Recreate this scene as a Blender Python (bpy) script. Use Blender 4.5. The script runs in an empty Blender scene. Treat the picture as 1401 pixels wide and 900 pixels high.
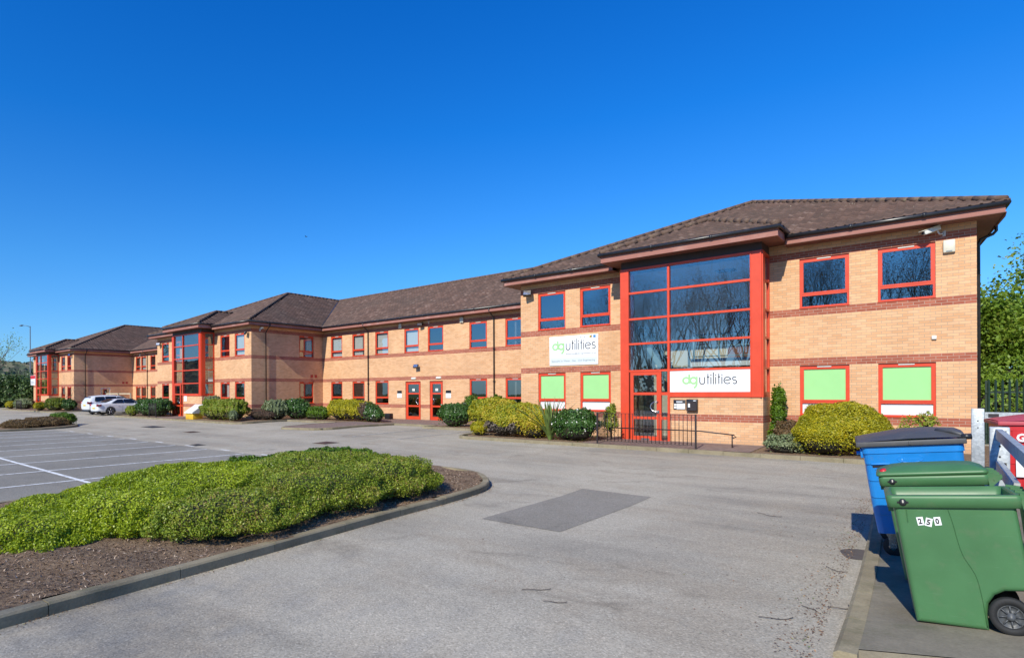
import bpy, bmesh, math, random
import numpy as np
from math import sin, cos, pi, radians, hypot, sqrt
from mathutils import Vector, Matrix
random.seed(7); rng = np.random.default_rng(7)
scene = bpy.context.scene
COL = scene.collection

# ------------------------------------------------------------------ helpers
def tag(o, label=None, cat=None, group=None, kind=None):
    if label: o['label'] = label
    if cat: o['category'] = cat
    if group: o['group'] = group
    if kind: o['kind'] = kind
    return o
def empty(name, loc=(0, 0, 0), rot=(0, 0, 0)):
    o = bpy.data.objects.new(name, None); COL.objects.link(o)
    o.location = loc; o.rotation_euler = rot; o.empty_display_size = .2
    return o
def copy_tree(o, parent=None):
    c = o.copy(); COL.objects.link(c); c.parent = parent
    for ch in list(o.children): copy_tree(ch, c)
    return c

class MB:
    """collects faces and links them as one mesh object"""
    def __init__(s): s.v = []; s.f = []; s.m = []; s.mats = []; s.sm = []
    def mi(s, mat):
        if mat not in s.mats: s.mats.append(mat)
        return s.mats.index(mat)
    def add(s, vs, fs, mat, smooth=False):
        b = len(s.v); s.v.extend([tuple(p) for p in vs]); k = s.mi(mat)
        for f in fs: s.f.append([i + b for i in f]); s.m.append(k); s.sm.append(smooth)
    def quad(s, a, b, c, d, mat): s.add([a, b, c, d], [(0, 1, 2, 3)], mat)
    def poly(s, pts, mat): s.add(pts, [tuple(range(len(pts)))], mat)
    def box(s, x0, x1, y0, y1, z0, z1, mat, T=None):
        if x0 > x1: x0, x1 = x1, x0
        if y0 > y1: y0, y1 = y1, y0
        if z0 > z1: z0, z1 = z1, z0
        vs = [(x0,y0,z0),(x1,y0,z0),(x1,y1,z0),(x0,y1,z0),(x0,y0,z1),(x1,y0,z1),(x1,y1,z1),(x0,y1,z1)]
        if T: vs = [T(*p) for p in vs]
        s.add(vs, [(0,3,2,1),(4,5,6,7),(0,1,5,4),(1,2,6,5),(2,3,7,6),(3,0,4,7)], mat)
    def rbox(s, x0, x1, y0, y1, z0, z1, r, mat, T=None, seg=2):
        bm = bmesh.new(); bmesh.ops.create_cube(bm, size=1)
        for v in bm.verts:
            v.co = Vector(((x0+x1)/2 + v.co.x*(x1-x0), (y0+y1)/2 + v.co.y*(y1-y0), (z0+z1)/2 + v.co.z*(z1-z0)))
        bmesh.ops.bevel(bm, geom=bm.edges[:] , offset=r, segments=seg, affect='EDGES', profile=.5)
        s.bm(bm, mat, T, True)
    def bm(s, bm, mat, T=None, smooth=False):
        bm.verts.index_update()
        vs = [tuple(v.co) for v in bm.verts]
        if T: vs = [T(*p) for p in vs]
        s.add(vs, [[v.index for v in f.verts] for f in bm.faces], mat, smooth); bm.free()
    def tube(s, pts, r, mat, n=8, caps=True, smooth=True, closed=False):
        pts = [Vector(p) for p in pts]; N = len(pts)
        rs = r if isinstance(r, (list, tuple)) else [r]*N
        vs = []; up = None
        for i, p in enumerate(pts):
            if closed: d = pts[(i+1) % N]-pts[i-1]
            else: d = pts[min(i+1, N-1)]-pts[max(i-1, 0)]
            d = d.normalized() if d.length > 1e-9 else Vector((0, 0, 1))
            if up is None: up = Vector((0, 0, 1)) if abs(d.z) < .9 else Vector((1, 0, 0))
            a = d.cross(up).normalized(); b = a.cross(d).normalized(); up = b
            for k in range(n):
                t = 2*pi*(k+.5)/n
                vs.append(p+(a*cos(t)+b*sin(t))*rs[i])
        fs = []
        for i in range(N if closed else N-1):
            j = (i+1) % N
            for k in range(n):
                l = (k+1) % n
                fs.append((i*n+k, i*n+l, j*n+l, j*n+k))
        if caps and not closed:
            fs.append(tuple(range(n-1, -1, -1))); fs.append(tuple((N-1)*n+k for k in range(n)))
        s.add(vs, fs, mat, smooth)
    def lathe(s, prof, c, axis, mat, n=20, smooth=True):
        """prof: (radius, along)"""
        ax = Vector(axis).normalized(); u = Vector((0, 0, 1)) if abs(ax.z) < .9 else Vector((1, 0, 0))
        a = ax.cross(u).normalized(); b = ax.cross(a)
        vs = []
        for (r, h) in prof:
            for k in range(n):
                t = 2*pi*k/n; vs.append(Vector(c)+ax*h+(a*cos(t)+b*sin(t))*r)
        fs = []
        for i in range(len(prof)-1):
            for k in range(n):
                l = (k+1) % n; fs.append((i*n+k, i*n+l, (i+1)*n+l, (i+1)*n+k))
        fs.append(tuple(range(n-1, -1, -1))); fs.append(tuple((len(prof)-1)*n+k for k in range(n)))
        s.add(vs, fs, mat, smooth)
    def build(s, name, parent=None, loc=None):
        me = bpy.data.meshes.new(name)
        me.from_pydata(s.v, [], s.f)
        for m in s.mats: me.materials.append(m)
        me.polygons.foreach_set('material_index', s.m)
        me.polygons.foreach_set('use_smooth', s.sm)
        me.update()
        o = bpy.data.objects.new(name, me); COL.objects.link(o)
        if parent: o.parent = parent
        if loc: o.location = loc
        return o

def mesh_np(name, V, F, mat, tint=None, parent=None, loc=None, smooth=False):
    """V (n,3), F (m,4) arrays -> object, optional per-face float tint"""
    me = bpy.data.meshes.new(name)
    V = np.asarray(V, np.float32); F = np.asarray(F, np.int32); k = F.shape[1]
    me.vertices.add(len(V)); me.vertices.foreach_set('co', V.ravel())
    me.loops.add(F.size); me.loops.foreach_set('vertex_index', F.ravel())
    me.polygons.add(len(F)); me.polygons.foreach_set('loop_start', np.arange(len(F), dtype=np.int32)*k)
    if smooth: me.polygons.foreach_set('use_smooth', np.ones(len(F), bool))
    me.materials.append(mat)
    if tint is not None:
        a = me.attributes.new('tint', 'FLOAT', 'FACE'); a.data.foreach_set('value', np.asarray(tint, np.float32))
    me.update(calc_edges=True); me.validate()
    o = bpy.data.objects.new(name, me); COL.objects.link(o)
    if parent: o.parent = parent
    if loc: o.location = loc
    return o

# ------------------------------------------------------------------ materials
class NT:
    def __init__(s, name):
        s.mat = bpy.data.materials.new(name); s.mat.use_nodes = True
        s.t = s.mat.node_tree; s.t.nodes.clear()
        s.out = s.t.nodes.new('ShaderNodeOutputMaterial')
    def n(s, typ, **kw):
        nd = s.t.nodes.new(typ)
        for k, v in kw.items():
            if k.startswith('i_'):
                key = k[2:].replace('_', ' '); nd.inputs[key].default_value = v
            else: setattr(nd, k, v)
        return nd
    def l(s, a, b): s.t.links.new(a, b)
    def math(s, op, a, b=None, c=None, clamp=False):
        nd = s.n('ShaderNodeMath', operation=op); nd.use_clamp = clamp
        for i, x in enumerate((a, b, c)):
            if x is None: continue
            if isinstance(x, (int, float)): nd.inputs[i].default_value = x
            else: s.l(x, nd.inputs[i])
        return nd.outputs[0]
    def mix(s, fac, a, b, mode='MIX'):
        nd = s.n('ShaderNodeMix', data_type='RGBA', blend_type=mode)
        for sock, x in ((nd.inputs[0], fac), (nd.inputs[6], a), (nd.inputs[7], b)):
            if isinstance(x, (int, float)): sock.default_value = x
            elif isinstance(x, tuple): sock.default_value = (*x, 1) if len(x) == 3 else x
            else: s.l(x, sock)
        return nd.outputs[2]
    def coord(s, out='Object'): return s.n('ShaderNodeTexCoord').outputs[out]
    def noise(s, scale, detail=3, rough=.55, vec=None, out='Fac', dist=0):
        nd = s.n('ShaderNodeTexNoise'); nd.inputs['Scale'].default_value = scale
        nd.inputs['Detail'].default_value = detail; nd.inputs['Roughness'].default_value = rough
        nd.inputs['Distortion'].default_value = dist
        s.l(vec if vec is not None else s.coord(), nd.inputs['Vector']); return nd.outputs[out]
    def ramp(s, fac, stops):
        nd = s.n('ShaderNodeValToRGB'); cr = nd.color_ramp
        while len(cr.elements) < len(stops): cr.elements.new(.5)
        for e, (p, c) in zip(cr.elements, stops):
            e.position = p; e.color = (*c, 1) if isinstance(c, tuple) else (c, c, c, 1)
        s.l(fac, nd.inputs[0]); return nd.outputs[0]
    def bump(s, h, strength=.3, dist=.01, normal=None):
        nd = s.n('ShaderNodeBump'); nd.inputs['Strength'].default_value = strength; nd.inputs['Distance'].default_value = dist
        s.l(h, nd.inputs['Height'])
        if normal is not None: s.l(normal, nd.inputs['Normal'])
        return nd.outputs[0]
    def bsdf(s, col, rough=.6, metal=0, normal=None, spec=.5, **kw):
        nd = s.n('ShaderNodeBsdfPrincipled')
        for sock, x in (('Base Color', col), ('Roughness', rough), ('Metallic', metal), ('Specular IOR Level', spec)):
            if isinstance(x, tuple): nd.inputs[sock].default_value = (*x, 1)
            elif isinstance(x, (int, float)): nd.inputs[sock].default_value = x
            else: s.l(x, nd.inputs[sock])
        for k, v in kw.items(): nd.inputs[k.replace('_', ' ')].default_value = v
        if normal is not None: s.l(normal, nd.inputs['Normal'])
        s.l(nd.outputs[0], s.out.inputs[0]); return nd

def plain(name, col, rough=.6, metal=0, var=.12, scale=6, bump=0, spec=.5, **kw):
    m = NT(name)
    f = m.noise(scale, 4, .6)
    f2 = m.noise(scale*9, 2, .6)
    lo = tuple(c*(1-var) for c in col); hi = tuple(min(1, c*(1+var)) for c in col)
    c = m.mix(m.ramp(f, [(.3, 0.0), (.7, 1.0)]), lo, hi)
    c = m.mix(.18, c, m.mix(f2, lo, hi))
    nrm = m.bump(f2, bump, .004) if bump else None
    r = m.math('MULTIPLY_ADD', f, .16, rough-.08, clamp=True)
    m.bsdf(c, r, metal, nrm, spec, **kw); return m.mat

def brick_mat(name='brick', wash=0):
    m = NT(name)
    sx = m.n('ShaderNodeSeparateXYZ'); m.l(m.coord(), sx.inputs[0])
    u = m.math('ADD', sx.outputs[0], sx.outputs[1]); z = sx.outputs[2]
    cb = m.n('ShaderNodeCombineXYZ'); m.l(u, cb.inputs[0]); m.l(z, cb.inputs[1])
    def bt(c1, c2, mort, bias=0.0):
        b = m.n('ShaderNodeTexBrick', offset=.5, offset_frequency=2, squash=1)
        m.l(cb.outputs[0], b.inputs['Vector'])
        b.inputs['Scale'].default_value = 1; b.inputs['Mortar Size'].default_value = .0055
        b.inputs['Mortar Smooth'].default_value = .2; b.inputs['Bias'].default_value = bias
        b.inputs['Brick Width'].default_value = .225; b.inputs['Row Height'].default_value = .075
        b.inputs['Color1'].default_value = (*c1, 1); b.inputs['Color2'].default_value = (*c2, 1); b.inputs['Mortar'].default_value = (*mort, 1)
        return b
    buff = bt((.66, .355, .175), (.80, .465, .25), (.43, .32, .23), .1)
    red = bt((.34, .095, .055), (.46, .145, .085), (.47, .34, .26))
    # a few smoky bricks and long weather streaks that belong to the wall
    odd = bt((0, 0, 0), (1, 1, 1), (.0, .0, .0), -.80)
    oddm = m.math('MULTIPLY', m.ramp(m.noise(.55, 3, .6), [(.42, .25), (.62, 1.0)]), .75)
    c = m.mix(m.math('MULTIPLY', odd.outputs[0], oddm), buff.outputs[0], (.34, .27, .22))
    mk = None
    for lo in (.75, 2.475, 3.975, 5.70):
        k = m.math('COMPARE', z, lo+.1125, .1125)
        mk = k if mk is None else m.math('MAXIMUM', mk, k)
    c = m.mix(mk, c, red.outputs[0])
    big = m.noise(.8, 5, .6)
    c = m.mix(.5, c, m.mix(1, c, m.ramp(big, [(.3, .72), (.7, 1.12)]), 'MULTIPLY'))
    fine = m.noise(60, 3, .6)
    c = m.mix(.25, c, m.mix(1, c, m.ramp(fine, [(.3, .7), (.7, 1.2)]), 'MULTIPLY'))
    # rising damp / splash-back dirt at the foot of the wall
    d = m.math('MULTIPLY', m.ramp(m.math('ADD', z, m.math('MULTIPLY', m.noise(2.5, 4, .6), .5)), [(.2, 1.0), (.75, 0.0)]), .35)
    c = m.mix(d, c, (.30, .22, .16))
    h = m.math('ADD', m.math('MULTIPLY', buff.outputs[1], -1.0), m.math('MULTIPLY', fine, .35))
    m.bsdf(c, .88, 0, m.bump(h, .5, .006), .25)
    return m.mat

def attr_mat(name, stops, rough=.55, trans=0, spec=.4, noise=2.0, extra=None, shift=.45):
    """leaf / tile colour by the per-face tint"""
    m = NT(name)
    a = m.n('ShaderNodeAttribute', attribute_name='tint'); t = a.outputs['Fac']
    f = m.math('MULTIPLY_ADD', m.math('SUBTRACT', m.noise(noise, 3, .55), .5), shift*2, t, clamp=True)
    c = m.ramp(f, stops)
    b = m.bsdf(c, rough, 0, None, spec)
    if trans:
        tr = m.n('ShaderNodeBsdfTranslucent'); m.l(m.mix(1, c, (1.15, 1.1, .55), 'MULTIPLY'), tr.inputs[0])
        mx = m.n('ShaderNodeMixShader'); mx.inputs[0].default_value = trans
        m.l(b.outputs[0], mx.inputs[1]); m.l(tr.outputs[0], mx.inputs[2]); m.l(mx.outputs[0], m.out.inputs[0])
    return m.mat

def glass_mat(name, tint=(.84, .88, .88), base=.10, gain=1.3, rough=.0):
    m = NT(name)
    fr = m.n('ShaderNodeFresnel'); fr.inputs[0].default_value = 1.5
    g = m.n('ShaderNodeBsdfGlossy'); g.inputs[0].default_value = (.95, .97, 1, 1); g.inputs['Roughness'].default_value = rough
    wav = m.bump(m.noise(1.3, 1, .4), .035, .05); m.l(wav, g.inputs['Normal'])
    t = m.n('ShaderNodeBsdfTransparent'); t.inputs[0].default_value = (*tint, 1)
    mx = m.n('ShaderNodeMixShader')
    m.l(m.math('MULTIPLY_ADD', fr.outputs[0], gain, base, clamp=True), mx.inputs[0])
    m.l(t.outputs[0], mx.inputs[1]); m.l(g.outputs[0], mx.inputs[2]); m.l(mx.outputs[0], m.out.inputs[0])
    return m.mat

def road_mat(name, base, dark, warm, tracks=True):
    m = NT(name)
    co = m.coord()
    agg = m.n('ShaderNodeTexVoronoi', feature='F1'); agg.inputs['Scale'].default_value = 75; m.l(co, agg.inputs['Vector'])
    ag = m.n('ShaderNodeSeparateXYZ'); m.l(agg.outputs['Color'], ag.inputs[0])
    stone = m.ramp(ag.outputs[0], [(0, .60), (.3, .86), (.7, 1.02), (.92, 1.14), (1, 1.45)])
    big = m.noise(.22, 5, .6, dist=.4); med = m.noise(1.1, 5, .65)
    # tyre-polished bands run along the aisle (world X)
    mp = m.n('ShaderNodeMapping'); mp.inputs['Scale'].default_value = (.10, .75, 1); mp.inputs['Rotation'].default_value = (0, 0, .05); m.l(co, mp.inputs[0])
    band = m.noise(1, 4, .6, vec=mp.outputs[0], dist=.3)
    c = m.mix(m.ramp(big, [(.38, 0.0), (.60, 1.0)]), dark, base)
    c = m.mix(m.math('MULTIPLY', m.ramp(med, [(.45, 0.0), (.6, 1.0)]), .65), c, warm)
    if tracks: c = m.mix(m.math('MULTIPLY', m.ramp(band, [(.4, 0.0), (.65, 1.0)]), .55), c, tuple(x*1.22 for x in base))
    # oily and leaf-tannin stains
    st = m.ramp(m.noise(.9, 6, .7, dist=.8), [(.57, 0.0), (.72, 1.0)])
    c = m.mix(m.math('MULTIPLY', st, .5), c, tuple(x*.42 for x in warm))
    c = m.mix(.8, c, m.mix(1, c, stone, 'MULTIPLY'))
    cr = m.n('ShaderNodeTexVoronoi', feature='DISTANCE_TO_EDGE'); cr.inputs['Scale'].default_value = .28
    wv = m.n('ShaderNodeVectorMath', operation='ADD'); m.l(co, wv.inputs[0])
    nz = m.n('ShaderNodeTexNoise'); nz.inputs['Scale'].default_value = 1.3; nz.inputs['Detail'].default_value = 6; m.l(co, nz.inputs['Vector'])
    m.l(nz.outputs['Color'], wv.inputs[1]); m.l(wv.outputs[0], cr.inputs['Vector'])
    crk = m.math('MULTIPLY', m.ramp(cr.outputs['Distance'], [(0.0, 1.0), (.006, 0.0)]), m.ramp(m.noise(.35, 2), [(.60, 0.0), (.70, .28)]))
    c = m.mix(crk, c, (.05, .045, .04))
    h = m.math('ADD', m.math('MULTIPLY', ag.outputs[0], .5), m.math('MULTIPLY', m.noise(30, 3), .6))
    m.bsdf(c, .85, 0, m.bump(h, .55, .006), .3); return m.mat

M = {}
M['brick'] = brick_mat()
M['red_frame'] = plain('red painted aluminium', (.64, .060, .020), .42, 0, .10, 2.5, 0, .5)
M['red_dark'] = plain('old red paint', (.40, .03, .03), .45, 0, .15, 3)
M['glass'] = glass_mat('window glass', base=.19, gain=1.6)
M['glass_bay'] = glass_mat('bay glass', (.90, .94, .94), .17, 1.6)
M['film'] = plain('green window film', (.34, .66, .26), .35, 0, .05, 1.5)
M['white_panel'] = plain('white panel', (.72, .74, .75), .35, 0, .05, 1.5)
M['white'] = plain('white plastic', (.72, .70, .64), .45, 0, .08, 4)
M['cream'] = plain('cream housing', (.66, .62, .50), .45, 0, .08, 8)
M['blind'] = plain('pale fabric blind', (.82, .82, .80), .8, 0, .06, 10)
M['black_plastic'] = plain('black plastic', (.018, .018, .02), .35, 0, .3, 12)
M['gutter'] = plain('black gutter', (.022, .022, .024), .3, 0, .3, 6)
def fascia_mat():
    m = NT('stained timber fascia'); mp = m.n('ShaderNodeMapping'); mp.inputs['Scale'].default_value = (1, 1, 14); m.l(m.coord(), mp.inputs[0])
    f = m.noise(3, 5, .6, vec=mp.outputs[0]); g = m.noise(1.2, 4, .65)
    c = m.mix(f, (.27, .10, .075), (.40, .18, .14)); c = m.mix(m.math('MULTIPLY', m.ramp(g, [(.5, 0.0), (.7, 1.0)]), .5), c, (.48, .30, .25))
    m.bsdf(c, .6, 0, m.bump(f, .2, .003), .35); return m.mat
M['fascia'] = fascia_mat()
M['soffit'] = plain('soffit board', (.20, .085, .06), .7, 0, .2, 3)
M['dark_board'] = plain('dark head board', (.05, .03, .025), .6, 0, .2, 3)
def tile_mat():
    m = NT('concrete roof tile')
    a = m.n('ShaderNodeAttribute', attribute_name='tint'); t = a.outputs['Fac']
    c = m.ramp(t, [(0, (.085, .052, .040)), (.35, (.112, .066, .050)), (.7, (.135, .080, .060)), (.92, (.16, .097, .074)), (1, (.21, .14, .11))])
    c = m.mix(m.math('MULTIPLY', m.ramp(m.noise(.35, 5, .6), [(.35, 0.0), (.7, 1.0)]), .45), c, (.075, .062, .052))
    vo = m.n('ShaderNodeTexVoronoi', feature='F1'); vo.inputs['Scale'].default_value = 9; m.l(m.coord(), vo.inputs['Vector'])
    sp = m.math('MULTIPLY', m.ramp(vo.outputs['Distance'], [(.10, 1.0), (.2, 0.0)]), m.ramp(m.noise(2.2, 4, .7), [(.55, 0.0), (.66, 1.0)]))
    c = m.mix(m.math('MULTIPLY', sp, .75), c, (.46, .41, .30))
    c = m.mix(m.math('MULTIPLY', m.ramp(m.noise(14, 4, .7), [(.58, 0.0), (.75, 1.0)]), .35), c, (.30, .23, .16))
    m.bsdf(c, .88, 0, m.bump(m.noise(90, 3), .4, .004), .25); return m.mat
M['tile'] = tile_mat()
def ridge_mat():
    m = NT('lichened ridge tile')
    c = m.ramp(m.noise(5, 5, .7), [(.4, (.12, .075, .055)), (.58, (.165, .11, .08)), (.7, (.22, .18, .12)), (.82, (.36, .33, .25))])
    m.bsdf(c, .9, 0, m.bump(m.noise(40, 4), .5, .01), .2); return m.mat
M['ridge'] = ridge_mat()
M['cream_wall'] = plain('cream plaster', (.62, .57, .47), .85, 0, .05, 1)
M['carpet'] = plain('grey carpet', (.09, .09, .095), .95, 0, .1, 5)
M['ceiling'] = plain('ceiling tiles', (.62, .62, .60), .9, 0, .04, 3)
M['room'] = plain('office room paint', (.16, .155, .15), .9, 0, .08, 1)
M['rail_grey'] = plain('grey blue painted steel', (.16, .24, .27), .4, 0, .1, 5)
M['black_steel'] = plain('black painted steel', (.03, .022, .022), .45, .0, .25, 8)
M['steel'] = plain('brushed handle', (.6, .6, .6), .25, 1, .1, 20)
def galv():
    m = NT('galvanised steel'); vo = m.n('ShaderNodeTexVoronoi', feature='F1'); vo.inputs['Scale'].default_value = 28; m.l(m.coord(), vo.inputs['Vector'])
    sx = m.n('ShaderNodeSeparateXYZ'); m.l(vo.outputs['Color'], sx.inputs[0])
    c = m.ramp(m.math('ADD', m.math('MULTIPLY', sx.outputs[0], .5), m.math('MULTIPLY', m.noise(3, 4), .5)), [(.2, (.32, .35, .37)), (.8, (.52, .55, .56))])
    m.bsdf(c, .5, .35, m.bump(m.noise(25, 3), .15, .003), .5); return m.mat
M['galv'] = galv()
def kerb_mat(name, a, b, moss=.35):
    m = NT(name); f = m.noise(1.6, 5, .65); g = m.noise(45, 3, .6)
    c = m.mix(m.ramp(f, [(.3, 0.0), (.7, 1.0)]), a, b); c = m.mix(.3, c, m.mix(1, c, m.ramp(g, [(.3, .6), (.7, 1.3)]), 'MULTIPLY'))
    c = m.mix(m.math('MULTIPLY', m.ramp(m.noise(2.7, 5, .7), [(.52, 0.0), (.66, 1.0)]), moss), c, (.10, .105, .05))
    m.bsdf(c, .9, 0, m.bump(g, .5, .006), .2); return m.mat
M['kerb'] = kerb_mat('concrete kerb', (.20, .165, .105), (.33, .28, .185))
M['pad'] = kerb_mat('weathered concrete', (.15, .132, .10), (.26, .228, .17), .35)
def paving():
    m = NT('red block paving'); mp = m.n('ShaderNodeMapping'); mp.inputs['Rotation'].default_value = (0, 0, .785); m.l(m.coord(), mp.inputs[0])
    b = m.n('ShaderNodeTexBrick'); m.l(mp.outputs[0], b.inputs['Vector']); b.inputs['Scale'].default_value = 1
    b.inputs['Brick Width'].default_value = .2; b.inputs['Row Height'].default_value = .1; b.inputs['Mortar Size'].default_value = .004
    b.inputs['Color1'].default_value = (.20, .12, .10, 1); b.inputs['Color2'].default_value = (.27, .18, .15, 1); b.inputs['Mortar'].default_value = (.10, .09, .075, 1)
    c = m.mix(m.math('MULTIPLY', m.noise(1.5, 5, .6), .6), b.outputs[0], (.22, .19, .16))
    m.bsdf(c, .9, 0, m.bump(m.math('MULTIPLY', b.outputs[1], -1), .4, .005), .2); return m.mat
M['paving'] = paving()
M['asphalt'] = road_mat('aged grey asphalt', (.42, .376, .292), (.285, .256, .203), (.355, .30, .22))
M['asphalt_bay'] = road_mat('parking bay asphalt', (.30, .276, .228), (.225, .208, .172), (.26, .236, .19), False)
M['asphalt_patch'] = road_mat('asphalt repair patch', (.275, .25, .205), (.22, .20, .165), (.25, .225, .18), False)
def line_mat():
    m = NT('worn white road paint'); f = m.noise(9, 6, .75)
    c = m.mix(m.ramp(f, [(.36, 0.0), (.52, 1.0)]), (.36, .355, .34), (.80, .80, .77)); m.bsdf(c, .8, 0, m.bump(m.noise(60, 2), .3, .003), .3); return m.mat
M['line'] = line_mat()
def line_faint():
    m = NT('nearly worn off road paint'); f = m.noise(7, 6, .75)
    c = m.mix(m.ramp(f, [(.46, 0.0), (.62, 1.0)]), (.30, .285, .25), (.60, .585, .55)); m.bsdf(c, .85, 0, None, .3); return m.mat
M['line_faint'] = line_faint()
def soil():
    m = NT('bark and soil'); c = m.ramp(m.noise(16, 6, .75), [(.3, (.10, .066, .042)), (.48, (.24, .16, .10)), (.62, (.36, .26, .17)), (.8, (.48, .38, .27))])
    c = m.mix(m.math('MULTIPLY', m.noise(1.4, 4), .5), c, (.20, .135, .085))
    m.bsdf(c, .95, 0, m.bump(m.noise(22, 6, .75), 1.0, .04), .1); return m.mat
M['soil'] = soil()
def grass_mat():
    m = NT('rough grass'); c = m.ramp(m.noise(.6, 6, .7), [(.3, (.04, .07, .015)), (.6, (.09, .13, .03)), (.8, (.14, .14, .06))])
    m.bsdf(c, .95, 0, m.bump(m.noise(8, 4), .6, .05), .1); return m.mat
M['grass'] = grass_mat()
M['iron'] = plain('rusty iron cover', (.12, .065, .045), .7, .2, .3, 12, .3)
M['iron_dark'] = plain('dark iron cover', (.045, .043, .042), .6, .2, .3, 12, .3)
M['bark'] = plain('tree bark', (.13, .10, .075), .9, 0, .3, 12, .5)
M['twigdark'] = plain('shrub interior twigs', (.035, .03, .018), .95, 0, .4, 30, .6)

# ------------------------------------------------------------------ ground height
def gh(x, y):
    t = min(1, max(0, (-1-y)/10.0)); return -.03-.27*t
def sheet(name, pts, dz, mat, label=None, tilt=None, kind='structure', cat=None, thick=0):
    bm = bmesh.new(); vs = [bm.verts.new((x, y, 0)) for x, y in pts]; bm.faces.new(vs)
    for yy in (-1, -11):
        bmesh.ops.bisect_plane(bm, geom=bm.verts[:]+bm.edges[:]+bm.faces[:], plane_co=(0, yy, 0), plane_no=(0, 1, 0))
    bmesh.ops.triangulate(bm, faces=bm.faces[:])
    for v in bm.verts: v.co.z = gh(v.co.x, v.co.y)+dz+(tilt(v.co.x, v.co.y) if tilt else 0)
    for f in bm.faces:
        if f.normal.z < 0: f.normal_flip()
    bm.normal_update()
    for f in bm.faces:
        if f.normal.z < 0: f.normal_flip()
    if thick:
        r = bmesh.ops.extrude_face_region(bm, geom=bm.faces[:])
        for v in [g for g in r['geom'] if isinstance(g, bmesh.types.BMVert)]: v.co.z -= thick
    me = bpy.data.meshes.new(name); bm.to_mesh(me); bm.free(); me.materials.append(mat)
    o = bpy.data.objects.new(name, me); COL.objects.link(o); tag(o, label, cat, kind=kind); return o
def smooth_poly(pts, n=3, closed=True):
    for _ in range(n):
        q = []; N = len(pts)
        for i in range(N if closed else N-1):
            a, b = pts[i], pts[(i+1) % N]
            q += [(a[0]*.75+b[0]*.25, a[1]*.75+b[1]*.25), (a[0]*.25+b[0]*.75, a[1]*.25+b[1]*.75)]
        if not closed: q = [pts[0]]+q+[pts[-1]]
        pts = q
    return pts
def kerb(name, pts, w=.125, h=.11, closed=False, label=None, stone=.914, mat=None):
    """a run of kerb stones to the left of the path"""
    mat = mat or M['kerb']
    P = [Vector((x, y)) for x, y in pts]
    if closed: P.append(P[0])
    L = [0]
    for a, b in zip(P, P[1:]): L.append(L[-1]+(b-a).length)
    def at(s):
        s = min(max(s, 0), L[-1])
        for i in range(len(P)-1):
            if s <= L[i+1]+1e-9:
                d = (P[i+1]-P[i]); l = d.length or 1; return P[i]+d*((s-L[i])/l), d/l
        return P[-1], (P[-1]-P[-2]).normalized()
    mb = MB(); n = max(1, round(L[-1]/stone)); st = L[-1]/n
    for k in range(n):
        s0, s1 = k*st+.004, (k+1)*st-.004; sub = 3; ring = []
        jz = random.uniform(-.004, .004)
        for j in range(sub+1):
            p, d = at(s0+(s1-s0)*j/sub); nrm = Vector((-d.y, d.x)); q = p+nrm*w
            z0 = gh(p.x, p.y); zt = z0+h+jz
            ring.append([(p.x, p.y, z0-.1), (p.x, p.y, zt-.02), (p.x+nrm.x*.018, p.y+nrm.y*.018, zt), (q.x, q.y, zt), (q.x, q.y, z0-.1)])
        vs = [v for r in ring for v in r]; fs = []
        for j in range(sub):
            for i in range(4): fs.append((j*5+i, j*5+i+1, (j+1)*5+i+1, (j+1)*5+i))
        fs += [(0, 1, 2, 3, 4), tuple(sub*5+i for i in (4, 3, 2, 1, 0))]
        mb.add(vs, fs, mat)
    o = mb.build(name); tag(o, label, kind='structure'); return o

# ------------------------------------------------------------------ world, sun, camera
SUN_EL, SUN_AZ = radians(36), radians(7)     # azimuth measured from -Y towards +X
w = bpy.data.worlds.new("World"); scene.world = w; w.use_nodes = True
nt = w.node_tree; bg = nt.nodes['Background']
sky = nt.nodes.new('ShaderNodeTexSky'); sky.sky_type = 'NISHITA'; sky.sun_disc = False
sky.sun_elevation = SUN_EL; sky.sun_rotation = pi-SUN_AZ
sky.air_density = 1.0; sky.dust_density = .25; sky.ozone_density = 4.5; sky.altitude = 100
# a dry, clear spring sky: no warm dust band at the horizon, deep blue above
tc = nt.nodes.new('ShaderNodeTexCoord'); sx_ = nt.nodes.new('ShaderNodeSeparateXYZ'); nt.links.new(tc.outputs['Generated'], sx_.inputs[0])
rp = nt.nodes.new('ShaderNodeValToRGB'); nt.links.new(sx_.outputs[2], rp.inputs[0])
el = rp.color_ramp.elements; el[0].position = 0; el[0].color = (.36, .60, .92, 1); el[1].position = .62; el[1].color = (.02, .60, 1.35, 1)
for p_, c_ in ((.07, (.40, .72, 1.05, 1)), (.2, (.26, .74, 1.15, 1)), (.4, (.07, .66, 1.28, 1))):
    e_ = el.new(p_); e_.color = c_
mx_ = nt.nodes.new('ShaderNodeMix'); mx_.data_type = 'RGBA'; mx_.blend_type = 'MULTIPLY'; mx_.inputs[0].default_value = 1
nt.links.new(sky.outputs[0], mx_.inputs[6]); nt.links.new(rp.outputs[0], mx_.inputs[7]); nt.links.new(mx_.outputs[2], bg.inputs[0]); bg.inputs[1].default_value = .14
sl = bpy.data.lights.new('sun', 'SUN'); sl.energy = 4.9; sl.angle = radians(.5); sl.color = (1, .945, .80)
so = bpy.data.objects.new('sun', sl); COL.objects.link(so)
sd = Vector((sin(SUN_AZ)*cos(SUN_EL), -cos(SUN_AZ)*cos(SUN_EL), sin(SUN_EL)))
so.rotation_euler = sd.to_track_quat('Z', 'Y').to_euler(); so.location = (0, -30, 30)
cam = bpy.data.cameras.new('camera'); co = bpy.data.objects.new('camera', cam); COL.objects.link(co)
co.location = (-.4812, -21.503, 1.7154)
cam.sensor_fit = 'HORIZONTAL'; cam.sensor_width = 36; cam.lens = 807.45/1401*36
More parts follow.
